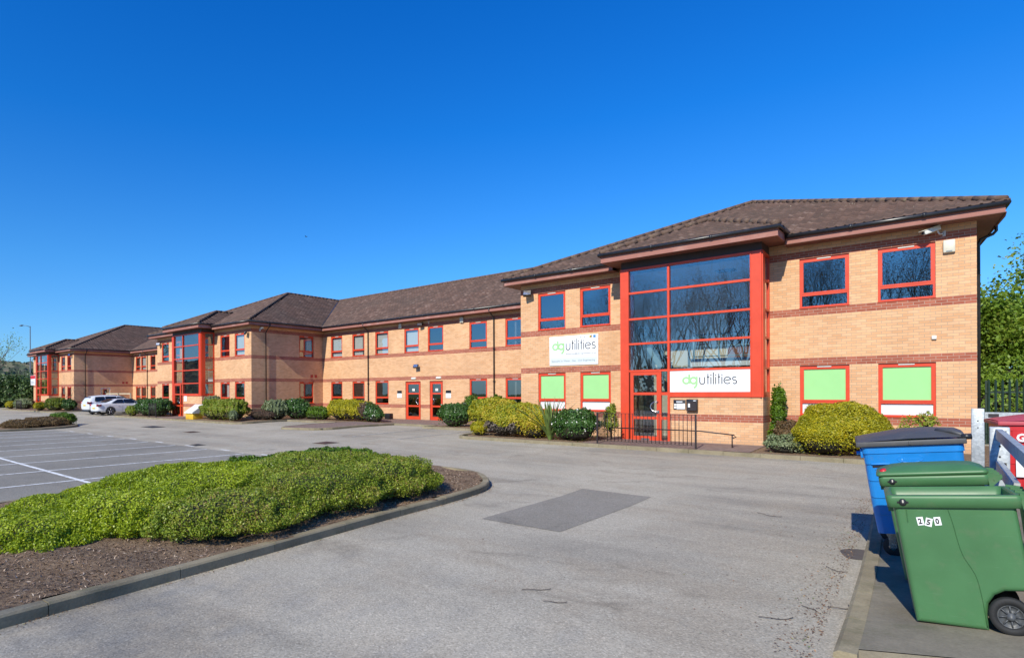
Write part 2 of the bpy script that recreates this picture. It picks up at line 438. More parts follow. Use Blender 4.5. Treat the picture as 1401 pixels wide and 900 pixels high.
cam.shift_x = (700.5-537.97)/1401; cam.shift_y = (536.81-450)/1401
TH, ROLL = .7579, -.0041
fw = Vector((-sin(TH), cos(TH), 0)); rt0 = Vector((cos(TH), sin(TH), 0)); up0 = Vector((0, 0, 1))
rt = rt0*cos(ROLL)+up0*sin(ROLL); up = -rt0*sin(ROLL)+up0*cos(ROLL)
co.rotation_euler = Matrix((rt, up, -fw)).transposed().to_euler()
cam.clip_end = 3000; cam.clip_start = .05
scene.camera = co
scene.view_settings.view_transform = 'Standard'; scene.view_settings.look = 'None'
scene.view_settings.exposure = .12; scene.view_settings.gamma = 1
scene.render.engine = 'CYCLES'
cy = scene.cycles; cy.max_bounces = 7; cy.diffuse_bounces = 3; cy.glossy_bounces = 3; cy.transparent_max_bounces = 12; cy.transmission_bounces = 2
cy.caustics_reflective = False; cy.caustics_refractive = False; cy.use_denoising = True; cy.sample_clamp_indirect = 6

# ------------------------------------------------------------------ setting: ground
sheet('ground', [(-900, -500), (900, -500), (900, 900), (-900, 900)], -.03, M['grass'])
sheet('asphalt_yard', [(-140, -45), (30, -45), (30, 30), (-140, 30)], 0, M['asphalt'])
sheet('parking_area', [(-12.8, -22.2), (-12.8, -10.65), (-37, -10.65), (-37, -22.2)], .004, M['asphalt_bay'])
sheet('asphalt_patch', [(-5.93, -13.72), (-4.58, -13.70), (-4.60, -10.08), (-5.99, -10.04)], .004, M['asphalt_patch'])
# painted markings
def strip(mb, x0, y0, x1, y1, w, mat, dz=.008):
    d = Vector((x1-x0, y1-y0)); n = Vector((-d.y, d.x)).normalized()*w/2
    ys = sorted({y0, y1, *[q for q in (-1, -11) if min(y0, y1) < q < max(y0, y1)]}, reverse=(y1 < y0))
    if abs(y1-y0) < 1e-6: ys = [y0, y1]
    pts = []
    for y in ys:
        t = (y-y0)/(y1-y0) if abs(y1-y0) > 1e-6 else (0 if len(pts) == 0 else 1)
        pts.append((x0+d.x*t, y0+d.y*t))
    for a, b in zip(pts, pts[1:]):
        mb.quad(*[(px, py, gh(px, py)+dz) for px, py in ((a[0]-n.x, a[1]-n.y), (b[0]-n.x, b[1]-n.y), (b[0]+n.x, b[1]+n.y), (a[0]+n.x, a[1]+n.y))], mat)
mb = MB()
for i in range(10):
    x = -15.3-2.385*i
    strip(mb, x, -16.5, x+.15, -10.72, .10, M['line'], .009); strip(mb, x, -22.1, x, -16.6, .10, M['line'], .009)
strip(mb, -13.1, -22.1, -13.1, -16.6, .10, M['line'], .009)
strip(mb, -37, -16.55, -13.0, -16.55, .11, M['line'], .0125)
for i in range(8):      # the short cross dashes in the aisle, one per bay
    x = -16.5-2.55*i; strip(mb, x-.32, -10.5, x+.32, -10.5, .11, M['line'])
tag(mb.build('parking_lines'), kind='structure')
mb = MB()
for x in (-18.55, -16.0): strip(mb, x-.3, -4.6, x+.15, .25, .1, M['line_faint'])
for x in (-50, -52.7, -55.4): strip(mb, x, -3.2, x, 2, .1, M['line_faint'])
tag(mb.build('bay_markings'), kind='structure')

# ------------------------------------------------------------------ the office building
BLD = empty('office_building'); tag(BLD, 'long two-storey buff brick office building with red bands, red window frames and brown tiled roofs', 'building')
TOP = 6.2
def Tfront(y0): return lambda u, d, z: (u, y0+d, z)          # d grows into the wall
def Tside(x0): return lambda u, d, z: (x0-d, u, z)           # wall looking towards +X, u is Y
def wall(T, u0, u1, z0, z1, holes, depth=.14, name='wall', flip=False):
    mb = MB(); us = sorted({u0, u1, *[h[0] for h in holes], *[h[1] for h in holes]}); zs = sorted({z0, z1, *[h[2] for h in holes], *[h[3] for h in holes]})
    for a, b in zip(us, us[1:]):
        for c, d in zip(zs, zs[1:]):
            mu, mz = (a+b)/2, (c+d)/2
            if any(h[0] < mu < h[1] and h[2] < mz < h[3] for h in holes): continue
            mb.quad(T(a, 0, c), T(b, 0, c), T(b, 0, d), T(a, 0, d), M['brick'])
    for h in holes:
        if len(h) > 4: continue
        a, b, c, d = h
        mb.quad(T(a, 0, c), T(a, depth, c), T(a, depth, d), T(a, 0, d), M['brick'])
        mb.quad(T(b, 0, c), T(b, 0, d), T(b, depth, d), T(b, depth, c), M['brick'])
        mb.quad(T(a, 0, c), T(b, 0, c), T(b, depth, c), T(a, depth, c), M['brick'])
        mb.quad(T(a, 0, d), T(a, depth, d), T(b, depth, d), T(b, 0, d), M['brick'])
    return mb.build(name, BLD)
def window(T, u0, u1, z0, z1, kind='plain', red='red_frame'):
    """frame with a tall upper light and a shallow lower light, trickle vent in the head"""
    R = M[red]; mb = MB(); d0, d1 = .045, .115; fw_ = .055; zt = z0+.40
    mb.box(u0, u0+fw_, d0, d1, z0, z1, R, T); mb.box(u1-fw_, u1, d0, d1, z0, z1, R, T)
    mb.box(u0+fw_, u1-fw_, d0, d1, z1-.075, z1, R, T); mb.box(u0+fw_, u1-fw_, d0, d1, z0, z0+.06, R, T)
    mb.box(u0+fw_, u1-fw_, d0-.004, d1, zt-.03, zt+.035, R, T)
    # opening sash of the upper light stands a little proud
    s = fw_-.004
    for a, b, c, d in ((u0+s, u0+s+.045, zt+.03, z1-.07), (u1-s-.045, u1-s, zt+.03, z1-.07)): mb.box(a, b, d0-.012, d0+.03, c, d, R, T)
    mb.box(u0+s+.045, u1-s-.045, d0-.012, d0+.03, zt+.03, zt+.075, R, T); mb.box(u0+s+.045, u1-s-.045, d0-.012, d0+.03, z1-.115, z1-.07, R, T)
    mb.box(u0-.005, u1+.005, -.022, d1, z0-.004, z0+.022, R, T)     # sill lip
    w_ = mb.build('window', BLD)
    v = MB(); c = (u0+u1)/2; v.box(c-.17, c+.17, d0-.028, d0-.001, z1-.055, z1-.03, M['white'], T); v.build('vent', w_)
    up_m, lo_m = (M['film'], M['white_panel']) if kind == 'film' else (M['glass'], M['glass'])
    p = MB(); p.quad(T(u0+.09, .07, zt+.07), T(u1-.09, .07, zt+.07), T(u1-.09, .07, z1-.11), T(u0+.09, .07, z1-.11), M['glass']); p.build('pane', w_)
    if kind == 'film':
        p = MB(); p.quad(T(u0+.09, .064, zt+.07), T(u1-.09, .064, zt+.07), T(u1-.09, .064, z1-.11), T(u0+.09, .064, z1-.11), up_m); p.build('window_film', w_)
    p = MB(); p.quad(T(u0+.05, .09, z0+.05), T(u1-.05, .09, z0+.05), T(u1-.05, .09, zt-.025), T(u0+.05, .09, zt-.025), lo_m); p.build('pane', w_)
    if kind in ('blind', 'half'):
        b = MB(); n = 9; a0 = u0+.08 if kind == 'blind' else u0+.08+(u1-u0)*.42
        for i in range(n):
            x = a0+(u1-.08-a0)*i/n; x2 = a0+(u1-.08-a0)*(i+1)/n
            b.quad(T(x, .17, z0+.08), T(x2-.004, .21, z0+.08), T(x2-.004, .21, z1-.08), T(x, .17, z1-.08), M['blind'])
        b.build('blind', w_)
    return w_
ZG, ZF = (.975, 2.475), (4.2, 5.7)

def tiles(name, O, a, up, poly, m, period=.30, gauge=.30, fine=True):
    """a roof slope: O eave origin (x,y,z), a = along, up = uphill (2-D unit), poly in (s,d) horizontal metres"""
    def ext(d):
        xs = []
        N = len(poly)
        for i in range(N):
            (s0, d0), (s1, d1) = poly[i], poly[(i+1) % N]
            if (d0-d)*(d1-d) <= 0 and abs(d1-d0) > 1e-9: xs.append(s0+(s1-s0)*(d-d0)/(d1-d0))
        return (min(xs), max(xs)) if len(xs) >= 2 else None
    D0 = min(p[1] for p in poly); D1 = max(p[1] for p in poly); S0 = min(p[0] for p in poly); S1 = max(p[0] for p in poly)
    q = 6 if fine else 4; st = period/q; cols = np.arange(S0, S1+st, st)
    ph = (np.arange(len(cols)) % q)/q
    prof = .034*np.clip(np.sin(2*pi*ph), -.3, 1)      # single pantile roll
    rows = int(math.ceil((D1-D0)/gauge)); V = []; F = []; T_ = []; base = 0; nc = len(cols)
    for r in range(rows):
        da, db = D0+r*gauge, min(D1, D0+(r+1)*gauge)
        ea, eb = ext(min(max(da, D0+1e-4), D1-1e-4)), ext(min(max(db, D0+1e-4), D1-1e-4))
        if not ea or not eb: continue
        jit = rng.uniform(-.004, .004, nc)
        jit = np.repeat(jit[::q], q)[:nc]
        for (d, e, lift) in ((da-.035, ea, .004), (da-.035, ea, .032), (db, eb, .004)):
            s = np.clip(cols, e[0], e[1])
            dd = d+np.zeros(nc)
            z = O[2]+m*dd+prof+lift+jit*(lift > .01)
            V.append(np.stack([O[0]+a[0]*s+up[0]*dd, O[1]+a[1]*s+up[1]*dd, z], 1))
        i = np.arange(nc-1)
        lo, mid_, hi = base+i, base+nc+i, base+2*nc+i
        keep = (np.clip(cols, max(ea[0], eb[0])-st, min(ea[1], eb[1])+st)[:-1] <= cols[:-1]+1e-6) & (cols[1:] > min(ea[0], eb[0])) & (cols[:-1] < max(ea[1], eb[1]))
        tile_id = (cols[:-1]/period+.5*(0)).astype(int)
        tt = np.array([random.random() for _ in range(tile_id.max()-tile_id.min()+1)])[tile_id-tile_id.min()]
        f1 = np.stack([lo, lo+1, mid_+1, mid_], 1); f2 = np.stack([mid_, mid_+1, hi+1, hi], 1)
        F += [f1[keep], f2[keep]]; T_ += [tt[keep]*.6, tt[keep]]
        base += 3*nc
    o = mesh_np(name, np.concatenate(V), np.concatenate(F), M['tile'], np.concatenate(T_), BLD, smooth=False)
    return o
def ridge(roof, pts, r=.085):
    mb = MB(); P = [Vector(p) for p in pts]
    for a, b in zip(P, P[1:]):
        L = (b-a).length; n = max(1, int(L/.42)); d = (b-a)/n
        for i in range(n):
            p, q_ = a+d*i, a+d*(i+1.03); mb.tube([p, q_], [r*random.uniform(1.0, 1.03), r*.98], M['ridge'], 8)
    mb.build('ridge_tiles', roof)
def gutter(pts, parent=BLD):
    """half-round black gutter with joint collars"""
    mb = MB(); P = [Vector(p) for p in pts]; mb.tube(P, .062, M['gutter'], 10)
    for a, b in zip(P, P[1:]):
        L = (b-a).length; d = (b-a).normalized(); n = int(L/1.9)
        for i in range(1, n+1):
            c = a+d*(i*L/(n+1)); mb.tube([c-d*.04, c+d*.04], .073, M['gutter'], 10)
    mb.build('gutter', parent)
def eave_boards(path, out=.5, z0=6.10, z1=6.29, closed=False):
    """fascia following the eave line"""
    mb = MB()
    for (x0, y0), (x1, y1) in zip(path, path[1:]):
        d = Vector((x1-x0, y1-y0)).normalized(); n = Vector((d.y, -d.x))*.02
        vs = [(x0, y0, z0), (x1, y1, z0), (x1, y1, z1), (x0, y0, z1), (x0-n.x, y0-n.y, z0), (x1-n.x, y1-n.y, z0), (x1-n.x, y1-n.y, z1), (x0-n.x, y0-n.y, z1)]
        mb.add(vs, [(0, 1, 2, 3), (5, 4, 7, 6), (0, 4, 5, 1), (3, 2, 6, 7), (0, 3, 7, 4), (1, 5, 6, 2)], M['fascia'])
    return mb.build('fascia', BLD)
APY, APZ, EZ = 7.9, 9.88, 6.38
MF = (APZ-EZ)/(APY+.55); MS = (APZ-EZ)/7.3; MW = (APZ-EZ)/(13.5-5.45)
BAY = dict(l=-8.90, r=-4.60, y=-1.0)

def entrance_bay(ox, rich=False):
    l, r, yb = ox+BAY['l'], ox+BAY['r'], BAY['y']; R = M['red_frame']
    bars = (1.61, 2.42, 3.35, 4.205, 5.10)
    # brick plinth (a wall part) under the glazing, with a return
    mb = MB(); x0 = ox-7.26
    mb.box(x0, r-.0, yb+.012, yb+.25, -.25, 1.53, M['brick']); mb.box(r-.24, r, yb+.25, -.003, -.25, 1.53, M['brick']); mb.build('wall', BLD)
    mb = MB(); mb.box(l, l+.24, yb+.25, -.003, -.25, 1.53, M['brick']); mb.build('wall', BLD)
    bay = MB()
    bay.box(l, l+.29, yb-.03, yb+.2, -.08, 5.95, R)                                   # left post
    bay.box(r-.32, r-.02, yb-.03, yb+.2, 1.53, 5.95, R); bay.box(r-.32, r-.298, yb-.055, yb-.03, 1.53, 5.95, R); bay.box(r-.06, r-.02, yb-.055, yb-.03, 1.53, 5.95, R)
    bay.box(r-.2, r+.015, yb+.0, yb+.28, 1.53, 5.95, R)
    bay.box(ox-7.335, ox-7.265, yb-.02, yb+.1, -.06, 5.9, R)                             # mullion
    for z in bars[1:]: 
        bay.box(l+.29, ox-7.335, yb-.012, yb+.09, z-.035, z+.035, R); bay.box(ox-7.265, r-.32, yb-.012, yb+.09, z-.035, z+.035, R)
    bay.box(ox-7.265, r-.32, yb-.025, yb+.1, 1.53, 1.69, R); bay.box(l+.29, r-.32, yb-.02, yb+.1, 5.88, 5.95, R)
    # returns: right and left side glazing
    for sx, xx in ((1, r), (-1, l)):
        a, b = (xx-.09, xx-.005) if sx > 0 else (xx+.005, xx+.09)
        for z in bars: bay.box(a, b, yb+.28 if sx > 0 else yb+.2, -.09, z-(.08 if z < 2 else .03), z+(.08 if z < 2 else .03), R)
        bay.box(a, b, -.09, -.003, 1.53, 5.95, R); bay.box(a, b, yb+.2, -.09, 5.88, 5.95, R)
    o = bay.build('entrance_bay', BLD)
    # glazing: one pane per opening
    cells = []
    zs = list(bars)+[5.88]
    for i in range(1, 5):
        cells.append((l+.29, ox-7.335, zs[i]+.035, zs[i+1]-(.035 if i < 4 else 0)))
    for i in range(0 if ox != 0 else 1, 5):
        cells.append((ox-7.265, r-.32, zs[i]+(.08 if i == 0 else .035), zs[i+1]-(.035 if i < 4 else 0)))
    for (a, b, c, d) in cells:
        p = MB(); p.quad((a, yb+.05, c), (b, yb+.05, c), (b, yb+.05, d), (a, yb+.05, d), M['glass_bay']); p.build('pane', o)
    for xx in (r-.045, l+.045):
        for i in range(5):
            c, d = zs[i]+(.08 if i == 0 else .03), zs[i+1]-(.03 if i < 4 else 0)
            p = MB(); p.quad((xx, yb+.2, c), (xx, -.09, c), (xx, -.09, d), (xx, yb+.2, d), M['glass_bay']); p.build('pane', o)
    # dark head board between glazing and soffit
    hb = MB(); hb.box(l+.02, r-.02, yb+.02, -.01, 5.95, 6.2, M['dark_board']); hb.build('head_board', o)
    # door leaf and side light
    D = MB(); a, b = ox-8.56, ox-7.57; y0, y1 = yb-.03, yb+.04
    D.box(a, a+.11, y0, y1, -.03, 2.375, R); D.box(b-.11, b, y0, y1, -.03, 2.375, R)
    D.box(a+.11, b-.11, y0, y1, 2.27, 2.375, R); D.box(a+.11, b-.11, y0, y1, -.03, .2, R)
    for z in (.82, 1.64): D.box(a+.11, b-.11, y0+.004, y1, z-.045, z+.045, R)
    dr = D.build('door', BLD)
    for c, d in ((.2, .775), (.865, 1.595), (1.685, 2.27)):
        p = MB(); p.quad((a+.11, yb, c), (b-.11, yb, c), (b-.11, yb, d), (a+.11, yb, d), M['glass_bay']); p.build('pane', dr)
    h = MB(); pts = [(b-.06, y0-.02, 1.03), (b-.08, y0-.06, 1.03)]+[(b-.10-.19*sin(t), y0-.07, 1.03+.17-.17*cos(t)) for t in np.linspace(.1, pi-.1, 9)]+[(b-.08, y0-.06, 1.37), (b-.06, y0-.02, 1.37)]
    h.tube(pts, .016, M['steel'], 8); h.box(b-.1, b-.02, y0-.012, y0-.001, .98, 1.08, M['steel']); h.build('handle', dr)
    lb = MB(); lb.box(a+.36, a+.64, y0-.012, y0-.001, .07, .13, M['steel']); lb.build('letter_slot', dr)
    S = MB(); a, b = ox-7.57, ox-7.335
    S.box(a, a+.035, yb-.02, yb+.06, -.06, 2.385, R)
    for z in (.03, .82, 1.64): S.box(a+.035, b, yb-.012, yb+.05, z-.05, z+.05, R)
    sl_ = S.build('side_light', BLD)
    for c, d in ((.08, .77), (.87, 1.59), (1.69, 2.38)):
        p = MB(); p.quad((a+.035, yb+.02, c), (b, yb+.02, c), (b, yb+.02, d), (a+.035, yb+.02, d), M['glass_bay']); p.build('pane', sl_)
    # hall behind the glass: floor landing, stair, rails, back wall with coloured doors
    H = MB(); cw = M['cream_wall']
    x0, x1 = ox-9.4, ox-3.9; yk = 2.5
    H.quad((x0, yk, -.05), (x1, yk, -.05), (x1, yk, 6.0), (x0, yk, 6.0), cw)
    H.quad((x0, .05, -.05), (x0, yk, -.05), (x0, yk, 6.0), (x0, .05, 6.0), cw); H.quad((x1, .05, -.05), (x1, .05, 6.0), (x1, yk, 6.0), (x1, yk, -.05), cw)
    H.quad((x0, .05, 6.0), (x1, .05, 6.0), (x1, yk, 6.0), (x0, yk, 6.0), M['ceiling'])
    H.quad((x0, yb+.1, -.02), (x1, yb+.1, -.02), (x1, yk, -.02), (x0, yk, -.02), M['carpet'])
    H.box(ox-7.2, x1-.02, 1.0, yk-.02, 2.62, 2.78, cw)                                   # upper landing
    H.box(ox-7.2, x1-.02, .94, .999, 2.58, 2.86, M['white_panel'])
    H.box(ox-8.35, ox-8.05, .5, 4.6, 5.985, 5.997, M['white_panel']); H.box(ox-6.6, ox-6.0, 1.6, 2.2, 5.985, 5.997, M['dark_board']); H.box(ox-5.5, ox-4.9, 1.6, 2.2, 5.985, 5.997, M['dark_board'])
    # stair flight falling to the right across the back of the hall
    n = 15
    for i in range(n):
        z = 4.2-4.1*i/n; x = ox-9.25+2.35*i/n
        H.box(x, x+.19, 1.35, 2.35, z-.05, z, M['carpet'])
    for yy in (1.30, 2.36):
        H.add([(ox-9.3, yy, 4.35), (ox-9.3, yy, 4.05), (ox-6.85, yy, -.1), (ox-6.70, yy, .1), (ox-9.3, yy+.05, 4.35), (ox-9.3, yy+.05, 4.05), (ox-6.85, yy+.05, -.1), (ox-6.70, yy+.05, .1)],
              [(0, 1, 2, 3), (7, 6, 5, 4), (0, 3, 7, 4), (1, 5, 6, 2), (2, 6, 7, 3)], M['rail_grey'])
    H.box(ox-6.4, ox-5.5, yk-.04, yk-.005, 2.80, 4.8, M['soffit']); H.box(ox-6.2, ox-5.3, yk-.04, yk-.005, 0, 2.05, M['soffit'])
    H.tube([(ox-8.1, yk-.06, 1.9), (ox-8.1, yk-.06, 2.2)], .07, M['sign_white'] if 'sign_white' in M else M['white'], 10)
    H.box(ox-8.17, ox-8.03, yk-.06, yk-.01, 1.35, 1.75, M['red_dark'])
    H.build('hall_interior', BLD)
    rr = MB(); g = M['rail_grey']; zb = 2.78
    rr.tube([(ox-7.1, .96, zb+.9), (x1-.1, .96, zb+.9)], .03, g, 8); rr.tube([(ox-7.1, .96, zb+.5), (x1-.1, .96, zb+.5)], .02, g, 8); rr.tube([(ox-7.1, .96, zb+.15), (x1-.1, .96, zb+.15)], .02, g, 8)
    rr.tube([(ox-7.1, .96, zb), (ox-7.1, .96, zb+.9)], .03, g, 8)
    for k in range(4): x = ox-6.3+k*.75; rr.tube([(x, .96, zb), (x, .96, zb+.9)], .022, g, 8)
    rr.tube([(ox-7.1, .96, zb+.9), (ox-7.1, 2.3, zb+.9)], .03, g, 8)
    for off in (0, .14, .3): rr.tube([(ox-5.35+off, 1.3, zb+.1), (ox-4.75+off*.4, 1.6, zb+1.75)], .028, g, 6)
    rr.build('stair_rail', BLD)

def block(ox, first=False):
    X0, X1 = ox-13.5, ox
    wl = [(-12.7, -11.5), (-10.89, -9.69), (-3.83, -2.63), (-1.9875, -.7875)]
    holes = [(ox+a, ox+b, *z) for a, b in wl for z in (ZG, ZF)]
    bay = (ox+BAY['l']+.03, ox+BAY['r']-.03, -.3, 6.0, 1)
    wall(Tfront(0), X0, X1, -.35, TOP, holes+[bay])
    kinds = {0: ['film']*4, -33.5: ['plain', 'plain', 'half', 'plain'], -66.0: ['plain', 'plain', 'plain', 'half']}[ox]
    kf = {0: ['plain']*4, -33.5: ['plain', 'plain', 'plain', 'blind'], -66.0: ['plain']*4}[ox]
    for i, (a, b) in enumerate(wl):
        window(Tfront(0), ox+a, ox+b, *ZG, kinds[i]); window(Tfront(0), ox+a, ox+b, *ZF, kf[i])
    # flank looking right
    sh = []
    if ox < 0: sh = [(3.88, 5.16, *ZG), (3.88, 5.16, *ZF)] if ox == -33.5 else [(2.62, 3.62, .975, 2.35)]
    wall(Tside(ox), 0, 6.02 if ox < 0 else 19.5, -.35, TOP, sh)
    for k, h in enumerate(sh):
        window(Tside(ox), *h, 'blind' if (k == 1) else 'half', 'red_frame' if ox == -33.5 else 'white')
    mb = MB(); mb.quad((X0, 0, -.35), (X0, 0, TOP), (X0, 6.02 if first or ox > -60 else 19.5, TOP), (X0, 6.02 if first or ox > -60 else 19.5, -.35), M['brick']); mb.build('wall', BLD)
    # rooms either side of the hall
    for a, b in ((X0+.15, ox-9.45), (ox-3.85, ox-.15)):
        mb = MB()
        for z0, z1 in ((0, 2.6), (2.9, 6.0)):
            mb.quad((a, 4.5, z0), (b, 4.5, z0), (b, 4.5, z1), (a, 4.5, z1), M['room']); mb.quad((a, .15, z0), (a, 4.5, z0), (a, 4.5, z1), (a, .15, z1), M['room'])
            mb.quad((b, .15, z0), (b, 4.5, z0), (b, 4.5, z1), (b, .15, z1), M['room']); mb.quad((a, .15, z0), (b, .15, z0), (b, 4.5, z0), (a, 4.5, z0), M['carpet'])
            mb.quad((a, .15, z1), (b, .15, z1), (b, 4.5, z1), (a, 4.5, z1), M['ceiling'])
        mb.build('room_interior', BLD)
    entrance_bay(ox, first)
    # --- roofs
    eL, eR, cx = X0-.55, X1+.55, ox-6.75
    H = APY+.55
    fine = first
    bl, br = cx-2.7, cx+2.7
    rf = tiles('roof', (eL, -.55, EZ), (1, 0), (0, 1), [(0, 0), (14.6, 0), (7.3, H)], MF, .21 if fine else .30, .29, fine)
    ridge(rf, [(eL+.05, -.5, EZ+.06), (cx, APY, APZ+.05), (cx, 13.5, APZ+.05)]); ridge(rf, [(eR-.05, -.5, EZ+.06), (cx, APY, APZ+.05)])
    # slope towards +X
    if ox < 0:
        rs = tiles('roof', (eR, -.55, EZ), (0, 1), (-1, 0), [(0, 0), (6.0, 0), (14.05, 7.3), (H, 7.3)], MS, .30, .29, False)
        # lead valley
        v = MB(); v.tube([(eR, 5.45, EZ+.0), (cx, 13.5, APZ+.0)], .07, M['gutter'], 6); v.build('valley_lining', rs)
    else:
        rs = tiles('roof', (eR, -.55, EZ), (0, 1), (-1, 0), [(0, 0), (4.8, .40), (20.6, .40), (14.05, 7.3), (H, 7.3)], MS, .30, .29, False)
    mb = MB()   # slope towards -X and the rear
    if first or ox > -60: mb.poly([(eL, -.55, EZ), (cx, APY, APZ), (cx, 13.5, APZ), (eL, 5.45, EZ)], M['tile'])
    else: mb.poly([(eL, -.55, EZ), (cx, APY, APZ), (cx, 13.5, APZ), (eL, 20.05, EZ)], M['tile'])
    mb.poly([(eL, 20.05, EZ), (cx, 13.5, APZ), (eR, 20.05, EZ)], M['tile']); mb.build('roof', BLD)
    # bay roof
    bz = 6.50; bm_ = (7.75-bz)/2.95; bs = (7.75-bz)/2.7
    t0 = (bz-EZ)/MF   # where the bay eave level meets the main slope
    r1 = tiles('roof', (bl, -1.55, bz), (1, 0), (0, 1), [(0, 0), (5.4, 0), (2.7, 2.95)], bm_, .21 if fine else .30, .29, fine)
    ytop = -.55+(7.75-EZ)/MF; ylow = -.55+t0
    ridge(r1, [(bl+.05, -1.5, bz+.06), (cx, 1.4, 7.80), (cx, ytop, 7.80)], .10); ridge(r1, [(br-.05, -1.5, bz+.06), (cx, 1.4, 7.80)], .10)
    tiles('roof', (br, -1.55, bz), (0, 1), (-1, 0), [(0, 0), (ylow+1.55, 0), (ytop+1.55, 2.7), (2.95, 2.7)], bs, .30, .29, False)
    mb = MB(); mb.poly([(bl, -1.55, bz), (cx, 1.4, 7.75), (cx, ytop, 7.75), (bl, ylow, bz)], M['tile']); mb.build('roof', BLD)
    # bay eaves boards: closed box under the tiles
    fb = MB(); F_ = M['fascia']
    fb.box(bl+.06, br-.06, -1.50, -1.47, 6.2, 6.42, F_); fb.box(bl+.06, bl+.09, -1.47, -.5, 6.2, 6.42, F_); fb.box(br-.09, br-.06, -1.47, -.5, 6.2, 6.42, F_)
    fb.build('fascia', BLD)
    sf = MB(); sf.box(bl+.09, br-.09, -1.47, -.02, 6.203, 6.22, M['soffit'])
    yw = 6.0 if ox < 0 else 19.5
    sf.box(eL+.03, bl+.08, -.52, -.002, 6.10, 6.118, M['soffit']); sf.box(br-.08, eR-.03, -.52, -.002, 6.10, 6.118, M['soffit'])
    sf.add([(X1+.002, -.002, 6.10), (eR-.03, -.002, 6.10), (X1+.12 if ox == 0 else eR-.03, 4.3, 6.10), (X1+.12 if ox == 0 else eR-.03, yw, 6.10), (X1+.002, yw, 6.10)], [(0, 1, 2, 3, 4)], M['soffit']); sf.box(eL+.03, X0-.002, -.002, 6.0, 6.10, 6.118, M['soffit']); sf.build('soffit', BLD)
    eave_boards([(bl+.05, -.5), (eL+.05, -.5), (eL+.05, 5.5)][::-1]); eave_boards([(br-.05, -.5), (eR-.05, -.5), (eR-.05, 5.5)] if ox < 0 else [(br-.05, -.5), (eR-.05, -.5), (X1+.12, 4.3), (X1+.12, 20)])
    gutter([(bl-.0, ylow-.1, 6.46), (bl-.0, -1.56, 6.46), (br+.0, -1.56, 6.46), (br+.0, ylow-.1, 6.46)])
    gutter([(bl+.03, -.56, 6.33), (eL-.0, -.56, 6.33), (eL-.0, 5.35, 6.33)]); gutter([(br-.03, -.56, 6.33), (eR+.0, -.56, 6.33), (eR+.0 if ox < 0 else X1+.16, 5.35 if ox < 0 else 4.3, 6.33)])
    if ox < 0:
        dp = MB(); dp.tube([(eR-.0, 1.08, 6.28), (eR-.0, 1.08, 6.12), (X1+.2, 1.08, 5.86), (X1+.07, 1.08, 5.7), (X1+.07, 1.08, -.05)], .036, M['gutter'], 8); dp.build('downpipe', BLD)
        for y in (4.97, 5.34):
            vb = MB(); vb.box(X1-.01, X1+.012, y-.11, y+.11, 2.79, 3.0, M['red_dark']); vb.build('air_brick', BLD)
    else:
        dp = MB(); dp.tube([(X1+.40, 1.2, 6.28), (X1+.40, 1.2, 6.0), (X1+.34, 1.2, 5.92), (X1+.10, 1.2, 5.82), (X1+.06, 1.2, 5.7), (X1+.06, 1.2, -.05)], .038, M['gutter'], 8); dp.build('downpipe', BLD)
for i_, ox in enumerate((0, -33.5, -66.0)): block(ox, i_ == 0)

